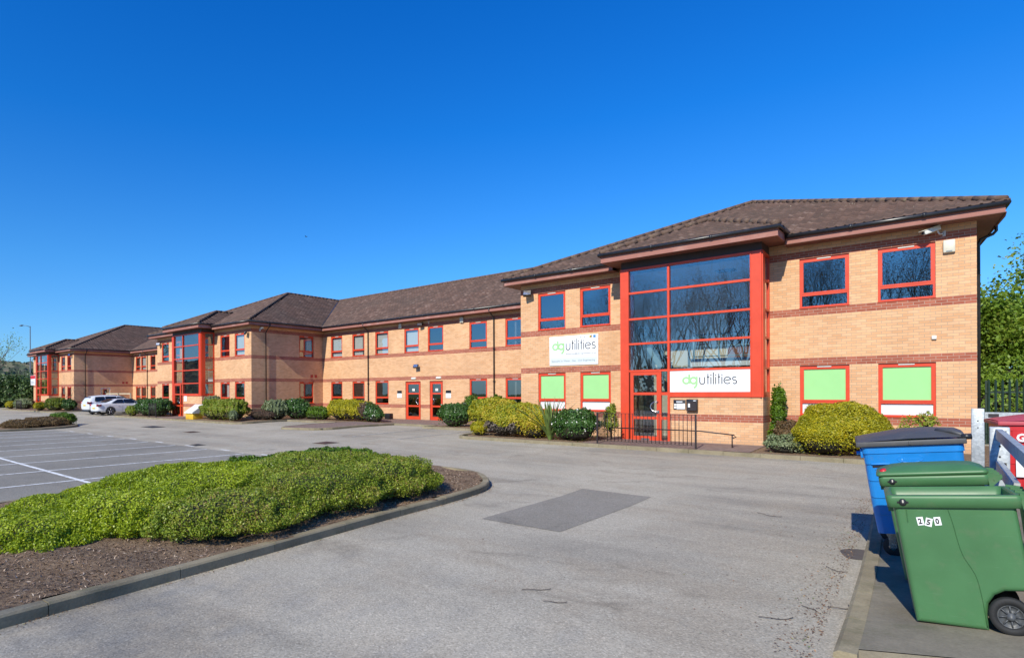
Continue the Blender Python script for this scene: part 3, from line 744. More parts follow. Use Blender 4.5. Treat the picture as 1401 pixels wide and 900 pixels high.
def wing(ro, lo, blinds, doors):
    """recessed range between two blocks; ro = x of its right end, lo = left end"""
    y0 = 6.0
    L = [ro+q for q in (-19.1, -16.86, -14.63, -12.03, -10.10, -7.0, -4.6)]     # left edges
    L[0] = max(L[0], lo+.8)
    fh = [(a, a+1.2, *ZF) for a in L]
    dh = [(ro-11.95, ro-10.69, -.35, 2.40), (ro-9.97, ro-8.95, -.35, 2.40)]
    ghs = [(a, a+1.2, *ZG) for i, a in enumerate(L) if i not in (3, 4)]
    wall(Tfront(y0), lo, ro, -.35, TOP, fh+ghs+dh)
    for a, k in zip(L, blinds): window(Tfront(y0), a, a+1.2, *ZF, k)
    for i, (a, b, c, d) in enumerate(ghs): window(Tfront(y0), a, b, c, d, 'half' if i in (0, 4) and lo < -50 else 'plain')
    for k, (a, b, c, d) in enumerate(dh):
        R = M['red_frame']; yy = y0+.10; D = MB()
        D.box(a, a+.06, yy-.03, yy+.05, 0, 2.4, R); D.box(b-.06, b, yy-.03, yy+.05, 0, 2.4, R); D.box(a+.06, b-.06, yy-.03, yy+.05, 2.33, 2.4, R)
        p, q_ = a+.07, b-.07
        D.box(p, p+.11, yy-.05, yy, .02, 2.32, R); D.box(q_-.11, q_, yy-.05, yy, .02, 2.32, R)
        for z0_, z1_ in ((.02, .24), (.82, .92), (1.6, 1.69), (2.22, 2.32)): D.box(p+.11, q_-.11, yy-.05, yy, z0_, z1_, R)
        D.box(a, b, y0+.02, y0+.3, -.06, .015, M['pad'])
        dr = D.build('door', BLD)
        for z0_, z1_ in ((.24, .82), (.92, 1.6), (1.69, 2.22)):
            g_ = MB(); g_.quad((p+.11, yy-.02, z0_), (q_-.11, yy-.02, z0_), (q_-.11, yy-.02, z1_), (p+.11, yy-.02, z1_), M['glass']); g_.build('pane', dr)
        hx = q_-.09 if k == 0 else p+.09; sg = -1 if k == 0 else 1
        h = MB(); h.tube([(hx, yy-.06, 1.02)]+[(hx+sg*(.05+.15*sin(t)), yy-.11, 1.19-.17*cos(t)) for t in np.linspace(.1, pi-.1, 8)]+[(hx, yy-.06, 1.36)], .018, M['steel'], 8); h.build('handle', dr)
        nt_ = MB(); nt_.box((p+q_)/2-.1, (p+q_)/2+.12, yy-.055, yy-.045, 1.80, 1.95, M['white']); nt_.build('paper_notice', dr)
    # rooms
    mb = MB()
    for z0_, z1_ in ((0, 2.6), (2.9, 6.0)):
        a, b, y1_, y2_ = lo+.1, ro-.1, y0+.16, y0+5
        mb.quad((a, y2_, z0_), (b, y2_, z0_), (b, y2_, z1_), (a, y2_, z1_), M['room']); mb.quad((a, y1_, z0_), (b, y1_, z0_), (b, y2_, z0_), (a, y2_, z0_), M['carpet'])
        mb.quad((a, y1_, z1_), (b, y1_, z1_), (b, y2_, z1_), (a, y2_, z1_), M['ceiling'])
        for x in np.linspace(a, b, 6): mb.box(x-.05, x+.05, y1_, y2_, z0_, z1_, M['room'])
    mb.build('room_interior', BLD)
    eR, eL = lo+.55, ro-.55           # valley feet
    cR, cL = ro+13.5-.0-6.75-.0, lo-6.75
    cxr = ro+6.75; 
    fine = ro > -20
    Lx = lo-6.75
    rf = tiles('roof', (Lx, 5.45, EZ), (1, 0), (0, 1), [(eR-Lx, 0), (eL-Lx, 0), (cxr-Lx, 8.05), (0, 8.05)], MW, .26 if fine else .32, .29, False)
    ridge(rf, [(Lx, 13.5, APZ+.05), (cxr, 13.5, APZ+.05)])
    mb = MB(); mb.poly([(Lx, 13.5, APZ), (cxr, 13.5, APZ), (cxr, 21, EZ), (Lx, 21, EZ)], M['tile']); mb.build('roof', BLD)
    mb = MB(); mb.box(eR, eL, 5.49, 5.998, 6.10, 6.118, M['soffit']); mb.build('soffit', BLD)
    mb = MB(); mb.box(eR-.02, eL+.02, 5.47, 5.489, 6.10, 6.29, M['fascia']); mb.build('fascia', BLD)
    gutter([(eR+.02, 5.44, 6.33), (eL-.02, 5.44, 6.33)])
    for x in (ro-15.25, ro-5.3):
        dp = MB(); dp.tube([(x, 5.44, 6.28), (x, 5.5, 6.1), (x, 5.88, 5.85), (x, 5.93, 5.7), (x, 5.93, -.05)], .036, M['gutter'], 8)
        for z in (.6, 2.3, 4.1): dp.box(x-.06, x+.06, 5.91, 5.999, z-.03, z+.03, M['gutter'])
        dp.build('downpipe', BLD)
wing(-13.5, -33.5, ['blind', 'blind', 'blind', 'blind', 'plain', 'plain', 'plain'], True)
wing(-47.0, -66.0, ['half', 'blind', 'plain', 'blind', 'plain', 'plain', 'plain'], True)
# rear walls so that the building is closed
mb = MB(); mb.quad((-79.5, 19.5, -.3), (0, 19.5, -.3), (0, 19.5, TOP), (-79.5, 19.5, TOP), M['brick']); mb.build('wall', BLD)

# ------------------------------------------------------------------ lettering
STROKES = 0
def stroke(mb, pts, w, T, mat, d=0.0):
    """flat ribbon of width w along a 2-D path, laid by T(u, z); each stroke a hair prouder than the last"""
    global STROKES
    STROKES += 1; T0 = T; dd = .0003*(STROKES % 16)
    T = lambda a, b: (T0(a, b)[0], T0(a, b)[1]-dd, T0(a, b)[2])
    P = [Vector(p) for p in pts]; N = len(P); vs = []
    for i, p in enumerate(P):
        a = P[min(i+1, N-1)]-P[max(i-1, 0)]; a.normalize(); n = Vector((-a.y, a.x))*w/2
        if i == 0: p = p-a*w*.0
        vs += [T((p-n).x, (p-n).y), T((p+n).x, (p+n).y)]
    mb.add(vs, [(2*i, 2*i+2, 2*i+3, 2*i+1) for i in range(N-1)], mat)
def arc(cx, cz, r, a0, a1, n=18, rz=None):
    rz = rz or r
    return [(cx+r*cos(radians(a0+(a1-a0)*i/n)), cz+rz*sin(radians(a0+(a1-a0)*i/n))) for i in range(n+1)]
M['logo_green'] = plain('sign light green', (.36, .62, .28), .4, 0, .03, 2)
M['ink'] = plain('sign black lettering', (.012, .012, .016), .4, 0, .05, 2)
M['ink_grey'] = plain('sign grey lettering', (.20, .23, .24), .5, 0, .05, 2)
M['sign_white'] = plain('white sign board', (.80, .81, .82), .35, 0, .03, 1.5)
M['sign_red'] = plain('red sign ink', (.55, .02, .03), .45, 0, .05, 2)
M['sign_blue'] = plain('blue sign ink', (.05, .22, .50), .45, 0, .05, 2)
M['yellow'] = plain('yellow plastic', (.70, .42, .03), .5, 0, .12, 4)
def logo(mb, u, z, h, T):
    """interlocked d and g followed by thin lower-case word; u,z = left/baseline, h = x-height"""
    g, k = M['logo_green'], M['ink']; R = h*.54; W = h*.25
    stroke(mb, arc(u+R, z+R, R-W/2, 60, 420, 28), W, T, g)
    stroke(mb, [(u+2*R-W*.55, z+.12*h), (u+2*R-W*.55, z+1.42*h)], W, T, g)
    c2 = u+3*R-W*.5
    T2 = lambda a, b: (T(a, b)[0], T(a, b)[1]-.0012, T(a, b)[2])
    stroke(mb, arc(c2, z+R, R-W/2, 60, 420, 28), W, T2, g)
    stroke(mb, [(c2+R-W/2, z+2*R-.02*h), (c2+R-W/2, z+.1*h)]+[(c2+R-W/2-(.55*h)*(1-cos(t)), z+.1*h-.62*h*sin(t)) for t in np.linspace(.1, 1.25, 9)], W, T2, g)
    x = c2+R+h*.22; t = h*.115
    def vbar(x, z0, z1): stroke(mb, [(x, z+z0*h), (x, z+z1*h)], t, T, k)
    # u
    r = h*.31; stroke(mb, [(x+t/2, z+h*.98), (x+t/2, z+r)]+arc(x+t/2+r, z+r+t*.1, r, 180, 360, 14)+[(x+t/2+2*r, z+h*.98)], t, T, k); x += 2*r+t+h*.22
    def tt(x): vbar(x+h*.14, 0, 1.42); stroke(mb, [(x, z+h*.98), (x+h*.32, z+h*.98)], t*.95, lambda a, b: (T(a, b)[0], T(a, b)[1]-.001, T(a, b)[2]), k); return x+h*.46
    def ii(x): vbar(x+t/2, 0, .98); stroke(mb, [(x+t/2, z+h*1.18), (x+t/2, z+h*1.33)], t*1.25, T, k); return x+h*.30
    x = tt(x); x = ii(x); vbar(x+t/2, 0, 1.62); x += h*.30; x = ii(x); x = tt(x); x = ii(x)
    # e
    r = h*.42; stroke(mb, [(x+t, z+h*.47), (x+2*r, z+h*.62)]+arc(x+r+t*.1, z+h*.49, r, 12, 318, 24, h*.44), t, T, k); x += 2*r+h*.22
    # s
    r = h*.235; stroke(mb, arc(x+r, z+h*.72, r, 40, 245, 12)[:]+arc(x+r, z+h*.27, r, 70, -145, 14)[:], t, T, k)
    return x+2*r
def text(s, size, T, mat, parent, name='lettering', width=None, bold=0.0):
    cu = bpy.data.curves.new('t', 'FONT'); cu.body = s; cu.size = size; cu.resolution_u = 2; cu.offset = bold
    ob = bpy.data.objects.new('t', cu); COL.objects.link(ob); bpy.context.view_layer.update()
    me = bpy.data.meshes.new_from_object(ob.evaluated_get(bpy.context.evaluated_depsgraph_get())); bpy.data.objects.remove(ob)
    xs = [v.co.x for v in me.vertices]; k = (width/(max(xs)-min(xs))) if width else 1; x0 = min(xs)
    for v in me.vertices: v.co = Vector(T((v.co.x-x0)*k, v.co.y))
    me.materials.clear(); me.materials.append(mat)
    o = bpy.data.objects.new(name, me); COL.objects.link(o); o.parent = parent; return o

# company board on the wall
sg = empty('wall_sign', (-12.18, 0, 2.75)); tag(sg, 'large white company name board fixed to the brick wall between the two pairs of windows', 'sign')
mb = MB(); mb.rbox(0, 2.02, -.03, -.004, 0, 1.15, .006, M['sign_white']); mb.build('board', sg)
mb = MB(); T = lambda a, b: (a, -.0325, b)
mb2 = MB(); mb2.quad(T(.05, .09), T(1.97, .09), T(1.97, .29), T(.05, .29), plain('pale grey sign band', (.62, .68, .69), .4, 0, .02)); mb2.build('band', sg)
xe = logo(MB(), 0, 0, .30, T); kk = (1.79)/xe*.30
logo(mb, .12, .60, kk, T); mb.build('lettering', sg)
text('Enquiries@danngutilities.co.uk', .085, lambda a, b: (.72+a, -.034, .42+b), M['ink_grey'], sg, width=1.22)
text('Specialist in Water . Gas . Civil Engineering', .1, lambda a, b: (.10+a, -.0355, .145+b), M['ink_grey'], sg, width=1.80)
mb = MB()
for u, m_ in ((1.32, 'ink_grey'), (1.48, 'ink_grey')): mb.box(u, u+.035, -.034, -.031, 1.03, 1.10, M[m_])
mb.box(1.68, 1.73, -.034, -.031, 1.02, 1.11, M['yellow']); mb.box(1.73, 1.77, -.034, -.031, 1.03, 1.12, M['ink']); mb.box(1.83, 1.93, -.034, -.031, 1.02, 1.12, M['sign_blue'])
mb.build('badges', sg)
# fascia panel in the bay
sg = empty('fascia_sign', (-7.26, -1.0, 1.69)); tag(sg, 'white company name panel in the red glazed bay beside the entrance door', 'sign')
mb = MB(); mb.box(0, 2.335, 0, .03, .002, .694, M['sign_white']); mb.build('board', sg)
T = lambda a, b: (a, -.003, b); mb = MB(); kk = 1.58/xe*.30; logo(mb, .38, .25, kk, T); mb.build('lettering', sg)
# notice plate and black letter box under it
nb = empty('notice_plate', (-7.15, -.99, 1.12)); tag(nb, 'small black and white notice plate with certificates beside the entrance door', 'notice')
mb = MB(); mb.rbox(0, .37, -.025, 0, 0, .32, .004, M['ink']); mb.build('plate', nb)
mb = MB(); mb.box(.10, .36, -.03, -.0255, .015, .20, M['sign_white']); mb.box(.02, .09, -.03, -.0255, .03, .11, M['white']); mb.box(.02, .09, -.03, -.0255, .125, .19, M['white']); mb.box(.09, .28, -.03, -.0255, .24, .27, M['sign_white']); mb.build('paper', nb)
lb = empty('letter_box', (-6.73, -.99, 1.08)); tag(lb, 'black steel letter box fixed to the brick plinth beside the notice plate', 'letter box')
mb = MB(); mb.rbox(0, .33, -.12, 0, 0, .38, .012, M['black_plastic']); mb.build('body', lb)
mb = MB(); mb.box(.02, .31, -.125, -.121, .02, .30, M['black_steel']); mb.box(.22, .29, -.128, -.1205, .32, .345, M['sign_white']); mb.box(.06, .12, -.128, -.1255, .12, .24, M['sign_white']); mb.build('door', lb)

# ------------------------------------------------------------------ fittings on the walls
def floodlight(loc, rz, label, s=1.0, tilt=.5):
    e = empty('floodlight', loc, (0, 0, rz)); e.scale = (s,)*3; tag(e, label, 'floodlight', 'floodlights on the office walls')
    R_ = Matrix.Rotation(-tilt, 3, 'X')
    def T(x, y, z): v = R_ @ Vector((x, y, z)); return (v.x, v.y-.25, v.z)
    b = MB(); b.rbox(-.17, .17, -.07, .07, -.12, .12, .02, M['black_plastic'], T); b.build('housing', e)
    g = MB(); g.box(-.145, .145, -.078, -.071, -.095, .095, M['steel'], T); g.build('lens', e)
    k = MB(); k.tube([(0, 0, .02), (0, -.12, .02), (0, -.2, -.02)], .018, M['black_plastic'], 6); k.box(-.05, .05, -.02, 0, -.05, .07, M['black_plastic']); k.build('bracket', e); return e
def cctv(loc, rz, label, s=1.0, down=.25):
    e = empty('security_camera', loc, (0, 0, rz)); e.scale = (s,)*3; tag(e, label, 'security camera', 'security cameras on the office walls')
    R_ = Matrix.Rotation(down, 3, 'X')
    def T(x, y, z): v = R_ @ Vector((x, y, z)); return (v.x, v.y-.16, v.z)
    b = MB(); b.rbox(-.055, .055, -.30, .06, -.05, .05, .015, M['white'], T); b.rbox(-.068, .068, -.35, .09, .045, .062, .006, M['cream'], T); b.build('housing', e)
    l = MB(); l.lathe([(.035, 0), (.035, .02), (.0, .02)], T(0, -.30, 0), (0, -1, -.2), M['black_plastic'], 12); l.build('lens', e)
    k = MB(); k.tube([(0, 0, -.13), (0, -.1, -.13), (0, -.14, -.05)], .018, M['white'], 6); k.box(-.045, .045, -.015, 0, -.19, -.06, M['white']); k.build('bracket', e); return e
def alarm(loc, label, rz=0):
    e = empty('alarm_box', loc, (0, 0, rz)); tag(e, label, 'alarm box', 'alarm boxes on the office walls')
    b = MB(); b.rbox(-.12, .12, -.09, 0, -.17, .17, .025, M['cream']); b.build('cover', e)
    b = MB(); b.box(-.06, .06, -.094, -.0905, -.15, -.12, M['ink_grey']); b.build('strobe', e); return e
floodlight((-13.12, -.02, 5.72), .35, 'black floodlight under the eaves at the left corner of the nearest block', 1.0)
cctv((-.62, -.01, 6.02), -.9, 'large white tube security camera under the eaves above the cream alarm box', 1.15, .35)
alarm((-.52, -.003, 5.52), 'cream alarm box on the nearest block right of its last upstairs window')
t = MB(); t.rbox(-.05, .05, -.06, 0, -.05, .05, .012, M['white']); tag(t.build('sensor_box', loc=(-.82, -.003, 3.13)), 'tiny white square sensor on blank brickwork above the last green window', 'sensor')
alarm((-25.83, 5.99, 5.93), 'white alarm box under the recessed range eaves, left of the upper floodlight')
alarm((-21.0, 5.99, 5.88), 'white alarm box under the recessed range eaves near its right end')
floodlight((-24.04, 5.98, 5.86), .2, 'black floodlight under the eaves above the two red doors', .95)
floodlight((-24.4, 5.98, 3.32), .2, 'black floodlight at mid-wall height above the left of the two red doors', .95)
cctv((-23.5, 5.98, 6.02), .7, 'small pale security camera beside the floodlight above the two red doors', .8)
for x, l in ((-24.74, 'white emergency lamp over the left of the two red doors'), (-22.75, 'white emergency lamp over the right of the two red doors')):
    e = empty('bulkhead_lamp', (x, 5.998, 2.58)); tag(e, l, 'lamp', 'emergency lamps over the two red doors')
    b = MB(); b.rbox(-.18, .18, -.07, 0, -.05, .06, .015, M['white']); b.build('diffuser', e)
    b = MB(); b.box(-.19, .19, -.02, .0, -.06, .07, M['cream']); b.build('backplate', e)
for x, l in ((-25.95, 'black and white name plate on the brickwork left of the two red doors'), (-22.02, 'black and white name plate on the brickwork right of the two red doors')):
    e = empty('name_plate', (x, 5.998, 1.38)); tag(e, l, 'notice', 'name plates by the two red doors')
    b = MB(); b.box(-.19, .19, -.02, 0, .28, .45, M['ink']); b.build('header', e); b = MB(); b.box(-.19, .19, -.019, 0, 0, .279, M['sign_white']); b.build('plate', e)
floodlight((-33.75, -.02, 5.62), -.5, 'dark floodlight under the eaves at the right corner of the middle block', .9)
cctv((-33.44, .62, 5.98), 1.3, 'white security camera under the eaves on the shaded flank of the middle block', 1.1)
floodlight((-46.5, -.02, 5.62), .6, 'dark floodlight under the eaves at the left corner of the middle block', .95)
floodlight((-66.6, -.02, 5.70), .3, 'dark floodlight under the eaves at the right corner of the farthest block', .95)
cctv((-79.2, -.02, 5.8), .9, 'white security camera at the left corner of the farthest block', .9)
alarm((-64.0, 5.99, 5.90), 'white alarm box under the eaves between the middle and farthest blocks')
e = empty('hanging_sign', (-75.85, -.95, 2.70)); tag(e, 'red and white square board projecting from the wall left of the farthest entrance bay', 'sign')
b = MB(); b.rbox(-1.15, .55, -.03, .03, 0, 1.12, .01, M['sign_white']); b.build('board', e)
b = MB(); b.box(-1.14, .54, -.034, -.0305, .72, 1.10, M['sign_red']); b.box(-.9, .1, -.034, -.0305, .38, .44, M['ink_grey']); b.box(-.9, .3, -.034, -.0305, .24, .29, M['ink_grey']); b.build('print', e)
b = MB(); b.tube([(.3, 0, 1.0), (.3, .93, 1.0)], .025, M['black_steel'], 8); b.tube([(.3, 0, .15), (.3, .93, .15)], .025, M['black_steel'], 8); b.build('bracket', e)
e = empty('door_notice', (-40.62, -.99, 1.15)); tag(e, 'white notice with a black top beside the entrance door of the middle block', 'notice')
b = MB(); b.box(0, .42, -.02, 0, 0, .42, M['sign_white']); b.box(-.02, .34, -.021, -.0002, .421, .56, M['ink']); b.build('plate', e)

# ------------------------------------------------------------------ paths, kerbs, planting beds
for i, ox in enumerate((0, -33.5, -66.0)):
    xr = ox+(3.5 if i == 0 else 3.3)
    xl = ox-14.65
    bed = [(xl+.13, .4), (xl+.13, -2.35), (xl+.55, -2.87), (xr-.7, -2.87), (xr-.13, -2.3), (xr-.13, 1.8 if i else 4)]
    sheet('planting_bed', bed, .085, M['soil'])
    k_ = [(xr, 1.8 if i else 4), (xr, -2.3), (xr-.15, -2.75), (xr-.6, -3.0), (xl+.5, -3.0), (xl+.15, -2.8), (xl, -2.35), (xl, .4)]
    kerb('kerb', k_[::-1] if False else k_, .125, .11)
    sheet('entrance_paving', [(ox-9.5, -2.875), (ox-5.2, -2.875), (ox-4.55, -2.875), (ox-4.55, .2), (ox-9.5, .2)] if i == 0 else [(ox-9.1, -2.875), (ox-4.9, -2.875), (ox-4.9, .2), (ox-9.1, .2)], .098, M['paving'])
sheet('planting_bed', [(-30.1, .42), (-25.6, .42), (-23.3, 1.5), (-23.5, 2.9), (-26.2, 3.3), (-26.6, 6.0), (-33.4, 6.0), (-33.4, 1.9)], .078, M['soil'])
sheet('paved_path', [(-25.4, -3.3), (-24.9, -3.75), (-22.5, -3.3), (-22.1, 1.5), (-25.4, 1.5)], .094, M['paving'])
sheet('paved_path', [(-26.6, 1.5), (-19.1, 1.55), (-19.1, 6.0), (-26.6, 6.0)], .070, M['paving'])
sheet('planting_bed', [(-19.05, .4), (-14.7, .4), (-14.7, 6.0), (-19.05, 6.0)], .085, M['soil'])
kerb('kerb', [(-22.1, 1.5), (-22.3, -2.9), (-22.7, -3.45), (-24.9, -3.9), (-25.4, -3.4), (-25.5, .3), (-30.2, .3)][::-1], .10, .108)
kerb('kerb', [(-14.6, .3), (-19.1, .3), (-19.15, 1.5), (-22.1, 1.5)], .1, .108)
sheet('paved_path', [(-64, 1.5), (-47, 1.5), (-47, 6), (-64, 6)], .09, M['paving'])

isl = smooth_poly([(-6.2, -22.6), (-6.55, -18.6), (-7.03, -14.4), (-7.15, -12.6), (-7.45, -11.1), (-8.6, -9.85), (-10.2, -9.75), (-12.4, -10.1), (-12.75, -11.5), (-12.8, -22.6)], 2)
kerb('island_kerb', isl, .14, .12, True, stone=1.35, mat=M['kerb'])
inner = [p for p in isl]
cxy = (sum(p[0] for p in inner)/len(inner), sum(p[1] for p in inner)/len(inner))
# soil mound
bm = bmesh.new(); g_ = {}
xs = np.arange(-12.7, -6.2, .16); ys = np.arange(-22.5, -9.75, .16)
def inside(x, y, poly):
    c = False; n = len(poly)
    for i in range(n):
        x0, y0 = poly[i]; x1, y1 = poly[(i+1) % n]
        if (y0 > y) != (y1 > y) and x < (x1-x0)*(y-y0)/(y1-y0)+x0: c = not c
    return c
def edist(x, y, poly):
    best = 9
    for i in range(len(poly)):
        a = Vector(poly[i]); b = Vector(poly[(i+1) % len(poly)]); p = Vector((x, y)); d = b-a; t = max(0, min(1, (p-a).dot(d)/d.length_squared)); best = min(best, (p-a-d*t).length)
    return best
def island_z(x, y):
    d = edist(x, y, isl); return gh(x, y)+.095+.12*min(1, d/1.6)+.018*sin(x*5.1+y*2.3)+.014*sin(y*6.7-x*3)
for i, x in enumerate(xs):
    for j, y in enumerate(ys):
        if inside(x, y, isl): g_[i, j] = bm.verts.new((x, y, island_z(x, y)))
for (i, j), v in g_.items():
    q = [g_.get((i+1, j)), g_.get((i+1, j+1)), g_.get((i, j+1))]
    if all(q): bm.faces.new([v]+q)
me = bpy.data.meshes.new('island_soil'); bm.to_mesh(me); bm.free(); me.materials.append(M['soil'])
for p_ in me.polygons: p_.use_smooth = True
tag((lambda o: (COL.objects.link(o), o)[1])(bpy.data.objects.new('island_soil', me)), kind='structure')
sheet('island_base', isl, .07, M['soil'])
isl2 = smooth_poly([(-37.3, -22), (-37.3, -10.6), (-37.9, -9.0), (-39.5, -8.5), (-41.3, -9.0), (-42.0, -10.6), (-42.0, -22)], 2)
kerb('island_kerb', isl2, .14, .12, True); sheet('island_soil', isl2, .1, M['soil'])

# concrete pad under the bins; it falls towards the road
def ptilt(x, y): return .09*(x+1.1)
padp = [(-1.0, -15.85), (3.5, -14.6), (3.5, -7.0), (-1.32, -7.0)]
sheet('bin_pad', padp, .055, M['pad'], tilt=ptilt)
mb = MB()
P = [(-1.14, -15.98), (-1.16, -15.1), (-1.19, -14.2), (-1.22, -13.3), (-1.26, -12.4), (-1.30, -11.5), (-1.34, -10.6), (-1.38, -9.7), (-1.42, -8.8), (-1.46, -7.9), (-1.46, -7.0)]
for a, b in zip(P, P[1:]):
    y0, y1 = a[1]+.004, b[1]-.004
    vs = []
    for (x, y) in ((a[0], y0), (b[0], y1)):
        z = gh(x, y); vs += [(x, y, z-.05), (x, y, z+.04), (x+.03, y, z+.062), (x+.145, y, z+.064), (x+.145, y, z-.05)]
    mb.add(vs, [(i, i+1, i+6, i+5) for i in range(4)]+[(0, 1, 2, 3, 4), (9, 8, 7, 6, 5)], M['kerb'])
tag(mb.build('pad_kerb'), kind='structure')
mb = MB(); mb.add([(-1.0, -15.862, -.36), (3.5, -14.612, -.36), (3.5, -14.612, .163), (-1.0, -15.862, -.238), ], [(0, 1, 2, 3)], M['pad']); tag(mb.build('pad_edge'), kind='structure')

# covers in the road
def cover(x, y, w, d, mat, label, rz=0):
    mb = MB(); z = gh(x, y)+.006; s = (gh(x, y+.5)-gh(x, y-.5))
    T = lambda a, b, c: (a*cos(rz)-b*sin(rz), a*sin(rz)+b*cos(rz), c+b*s)
    mb.box(-w/2, w/2, -d/2, d/2, 0, .006, M['pad'], T); mb.box(-w/2+.05, w/2-.05, -d/2+.05, d/2-.05, .0062, .012, mat, T)
    for i in range(5): q = -w/2+.1+(w-.2)*i/4; mb.box(q-.012, q+.012, -d/2+.08, d/2-.08, .0122, .017, mat, T)
    tag(mb.build('drain_cover', loc=(x, y, z)), label, 'drain cover')
cover(-17.75, -7.0, .75, .75, M['iron'], 'rust brown drain cover in the aisle between the hedge and the red doors')
cover(-33.3, -6.6, 1.5, .8, M['iron_dark'], 'wide dark drain cover in the aisle before the middle block')
cover(-27.7, -7.2, .7, .6, M['iron'], 'small rusty drain cover in the aisle left of centre')
cover(-21.6, -10.2, .6, .45, M['iron_dark'], 'small dark gully grate at the edge of the parking bays')
mb = MB(); pts = [(-1.33+.17*cos(t)*(1+.15*sin(3*t)), -12.3+.30*sin(t)) for t in np.linspace(0, 2*pi, 22)[:-1]]
mb.poly([(x, y, gh(x, y)+.005) for x, y in pts], plain('old oil stain', (.10, .085, .075), .8, 0, .2, 9)); tag(mb.build('asphalt_stain'), kind='structure')

# ------------------------------------------------------------------ railings
def railing(name, pts, label, h=1.0, sp=.115, low=None):
    e = empty(name, (pts[0][0], pts[0][1], gh(*pts[0])+.09)); tag(e, label, 'railing'); L = Vector(e.location)
    fr = MB(); bars = MB()
    for (a, b) in zip(pts, pts[1:]):
        A, B = Vector(a), Vector(b); n = max(1, round((B-A).length/sp))
        za, zb = gh(*a)+.1, gh(*b)+.1
        fr.box(0, (B-A).length, -.02, .02, h-.012, h, M['black_steel'], lambda x, y, z: tuple(Vector((A.x+(B-A).normalized().x*x-(B-A).normalized().y*y, A.y+(B-A).normalized().y*x+(B-A).normalized().x*y, z+za+(zb-za)*x/(B-A).length))-L))
        fr.box(0, (B-A).length, -.015, .015, .09, .10, M['black_steel'], lambda x, y, z: tuple(Vector((A.x+(B-A).normalized().x*x-(B-A).normalized().y*y, A.y+(B-A).normalized().y*x+(B-A).normalized().x*y, z+za+(zb-za)*x/(B-A).length))-L))
        for i in range(1, n):
            p = A+(B-A)*i/n; z = za+(zb-za)*i/n
            bars.tube([Vector((p.x, p.y, z+.10))-L, Vector((p.x, p.y, z+h-.01))-L], .010, M['black_steel'], 6)
    fr.build('rails', e); bars.build('bars', e)
    for p in pts:
        q = MB(); z = gh(*p); q.box(p[0]-.022-L.x, p[0]+.022-L.x, p[1]-.022-L.y, p[1]+.022-L.y, z-L.z-.02, z+.1+h+.015-L.z, M['black_steel']); q.build('post', e)
    return e
rl = railing('railing', [(-9.1, -1.35), (-8.95, -2.8), (-5.95, -2.8)], 'black steel bar railing round the ramp at the nearest red entrance door')
q = MB(); L = Vector(rl.location)
q.tube([Vector(p)-L for p in ((-8.9, -1.95, .50), (-6.1, -1.95, .50), (-5.15, -1.95, .42), (-5.10, -1.95, .36), (-5.18, -1.95, .33))], .02, M['black_steel'], 8)
q.tube([Vector(p)-L for p in ((-5.2, -1.95, .42), (-5.2, -1.95, -.02))], .018, M['black_steel'], 6); q.build('handrail', rl)
railing('railing', [(-42.3, -1.2), (-42.3, -2.8), (-41.2, -2.8)], 'black steel bar railing before the hedge at the middle block entrance', 1.0)
railing('railing', [(-75.4, -1.2), (-75.4, -2.8), (-73.6, -2.8)], 'black steel bar railing at the farthest block entrance', 1.0)

# ------------------------------------------------------------------ foliage
def leaves(P, Nrm, size, tint, ar=.55, jit=.55):
    """one small rhombic leaf per point, roughly facing its normal"""
    n = len(P); Nn = Nrm+rng.normal(0, jit, (n, 3)); Nn /= np.linalg.norm(Nn, axis=1, keepdims=True)+1e-9
    R = rng.normal(0, 1, (n, 3)); A = np.cross(Nn, R); A /= np.linalg.norm(A, axis=1, keepdims=True)+1e-9
    B = np.cross(Nn, A); s = (size*rng.uniform(.65, 1.35, n))[:, None]
    V = np.stack([P-A*s, P-B*s*ar+Nn*s*.15, P+A*s, P+B*s*ar+Nn*s*.15], 1).reshape(-1, 3)
    F = np.arange(4*n).reshape(n, 4)
    return V, F, np.repeat(tint, 1)
def lump_points(lumps, n, shell=(.82, 1.03), zmin=0.0, flat=2.3, wob=1.0):
    """points over the outside of a union of super-ellipsoid lumps"""
    area = np.array([(l[3]*l[4]+l[3]*l[5]+l[4]*l[5]) for l in lumps]); cnt = (n*area/area.sum()).astype(int)
    PP, NN = [], []
    for l, c in zip(lumps, cnt):
        d = rng.normal(0, 1, (c, 3)); d[:, 2] = np.abs(d[:, 2])*.9-.35*(rng.random(c) < .35); d /= np.linalg.norm(d, axis=1, keepdims=True)
        k = (np.abs(d)**flat).sum(1)**(-1/flat); k = k[:, None]
        bump = 1+wob*(.04*np.sin(d[:, :1]*7+l[0]*3)+.04*np.sin(d[:, 1:2]*9+l[1]*2)+.035*np.sin(d[:, 2:3]*11+l[0])+.03*np.sin(d[:, :1]*19+d[:, 1:2]*17+l[1]))
        r = rng.uniform(shell[0], shell[1], (c, 1))**.6
        p = d*k*r*bump*np.array(l[3:6])+np.array(l[:3]); PP.append(p); NN.append(d/np.array(l[3:6])*min(l[3:6]))
    P = np.concatenate(PP); N_ = np.concatenate(NN); keep = P[:, 2] > zmin
    for l in lumps:
        q = (np.abs((P-np.array(l[:3]))/np.array(l[3:6]))**flat).sum(1)
        keep &= q > .55
    return P[keep], N_[keep]
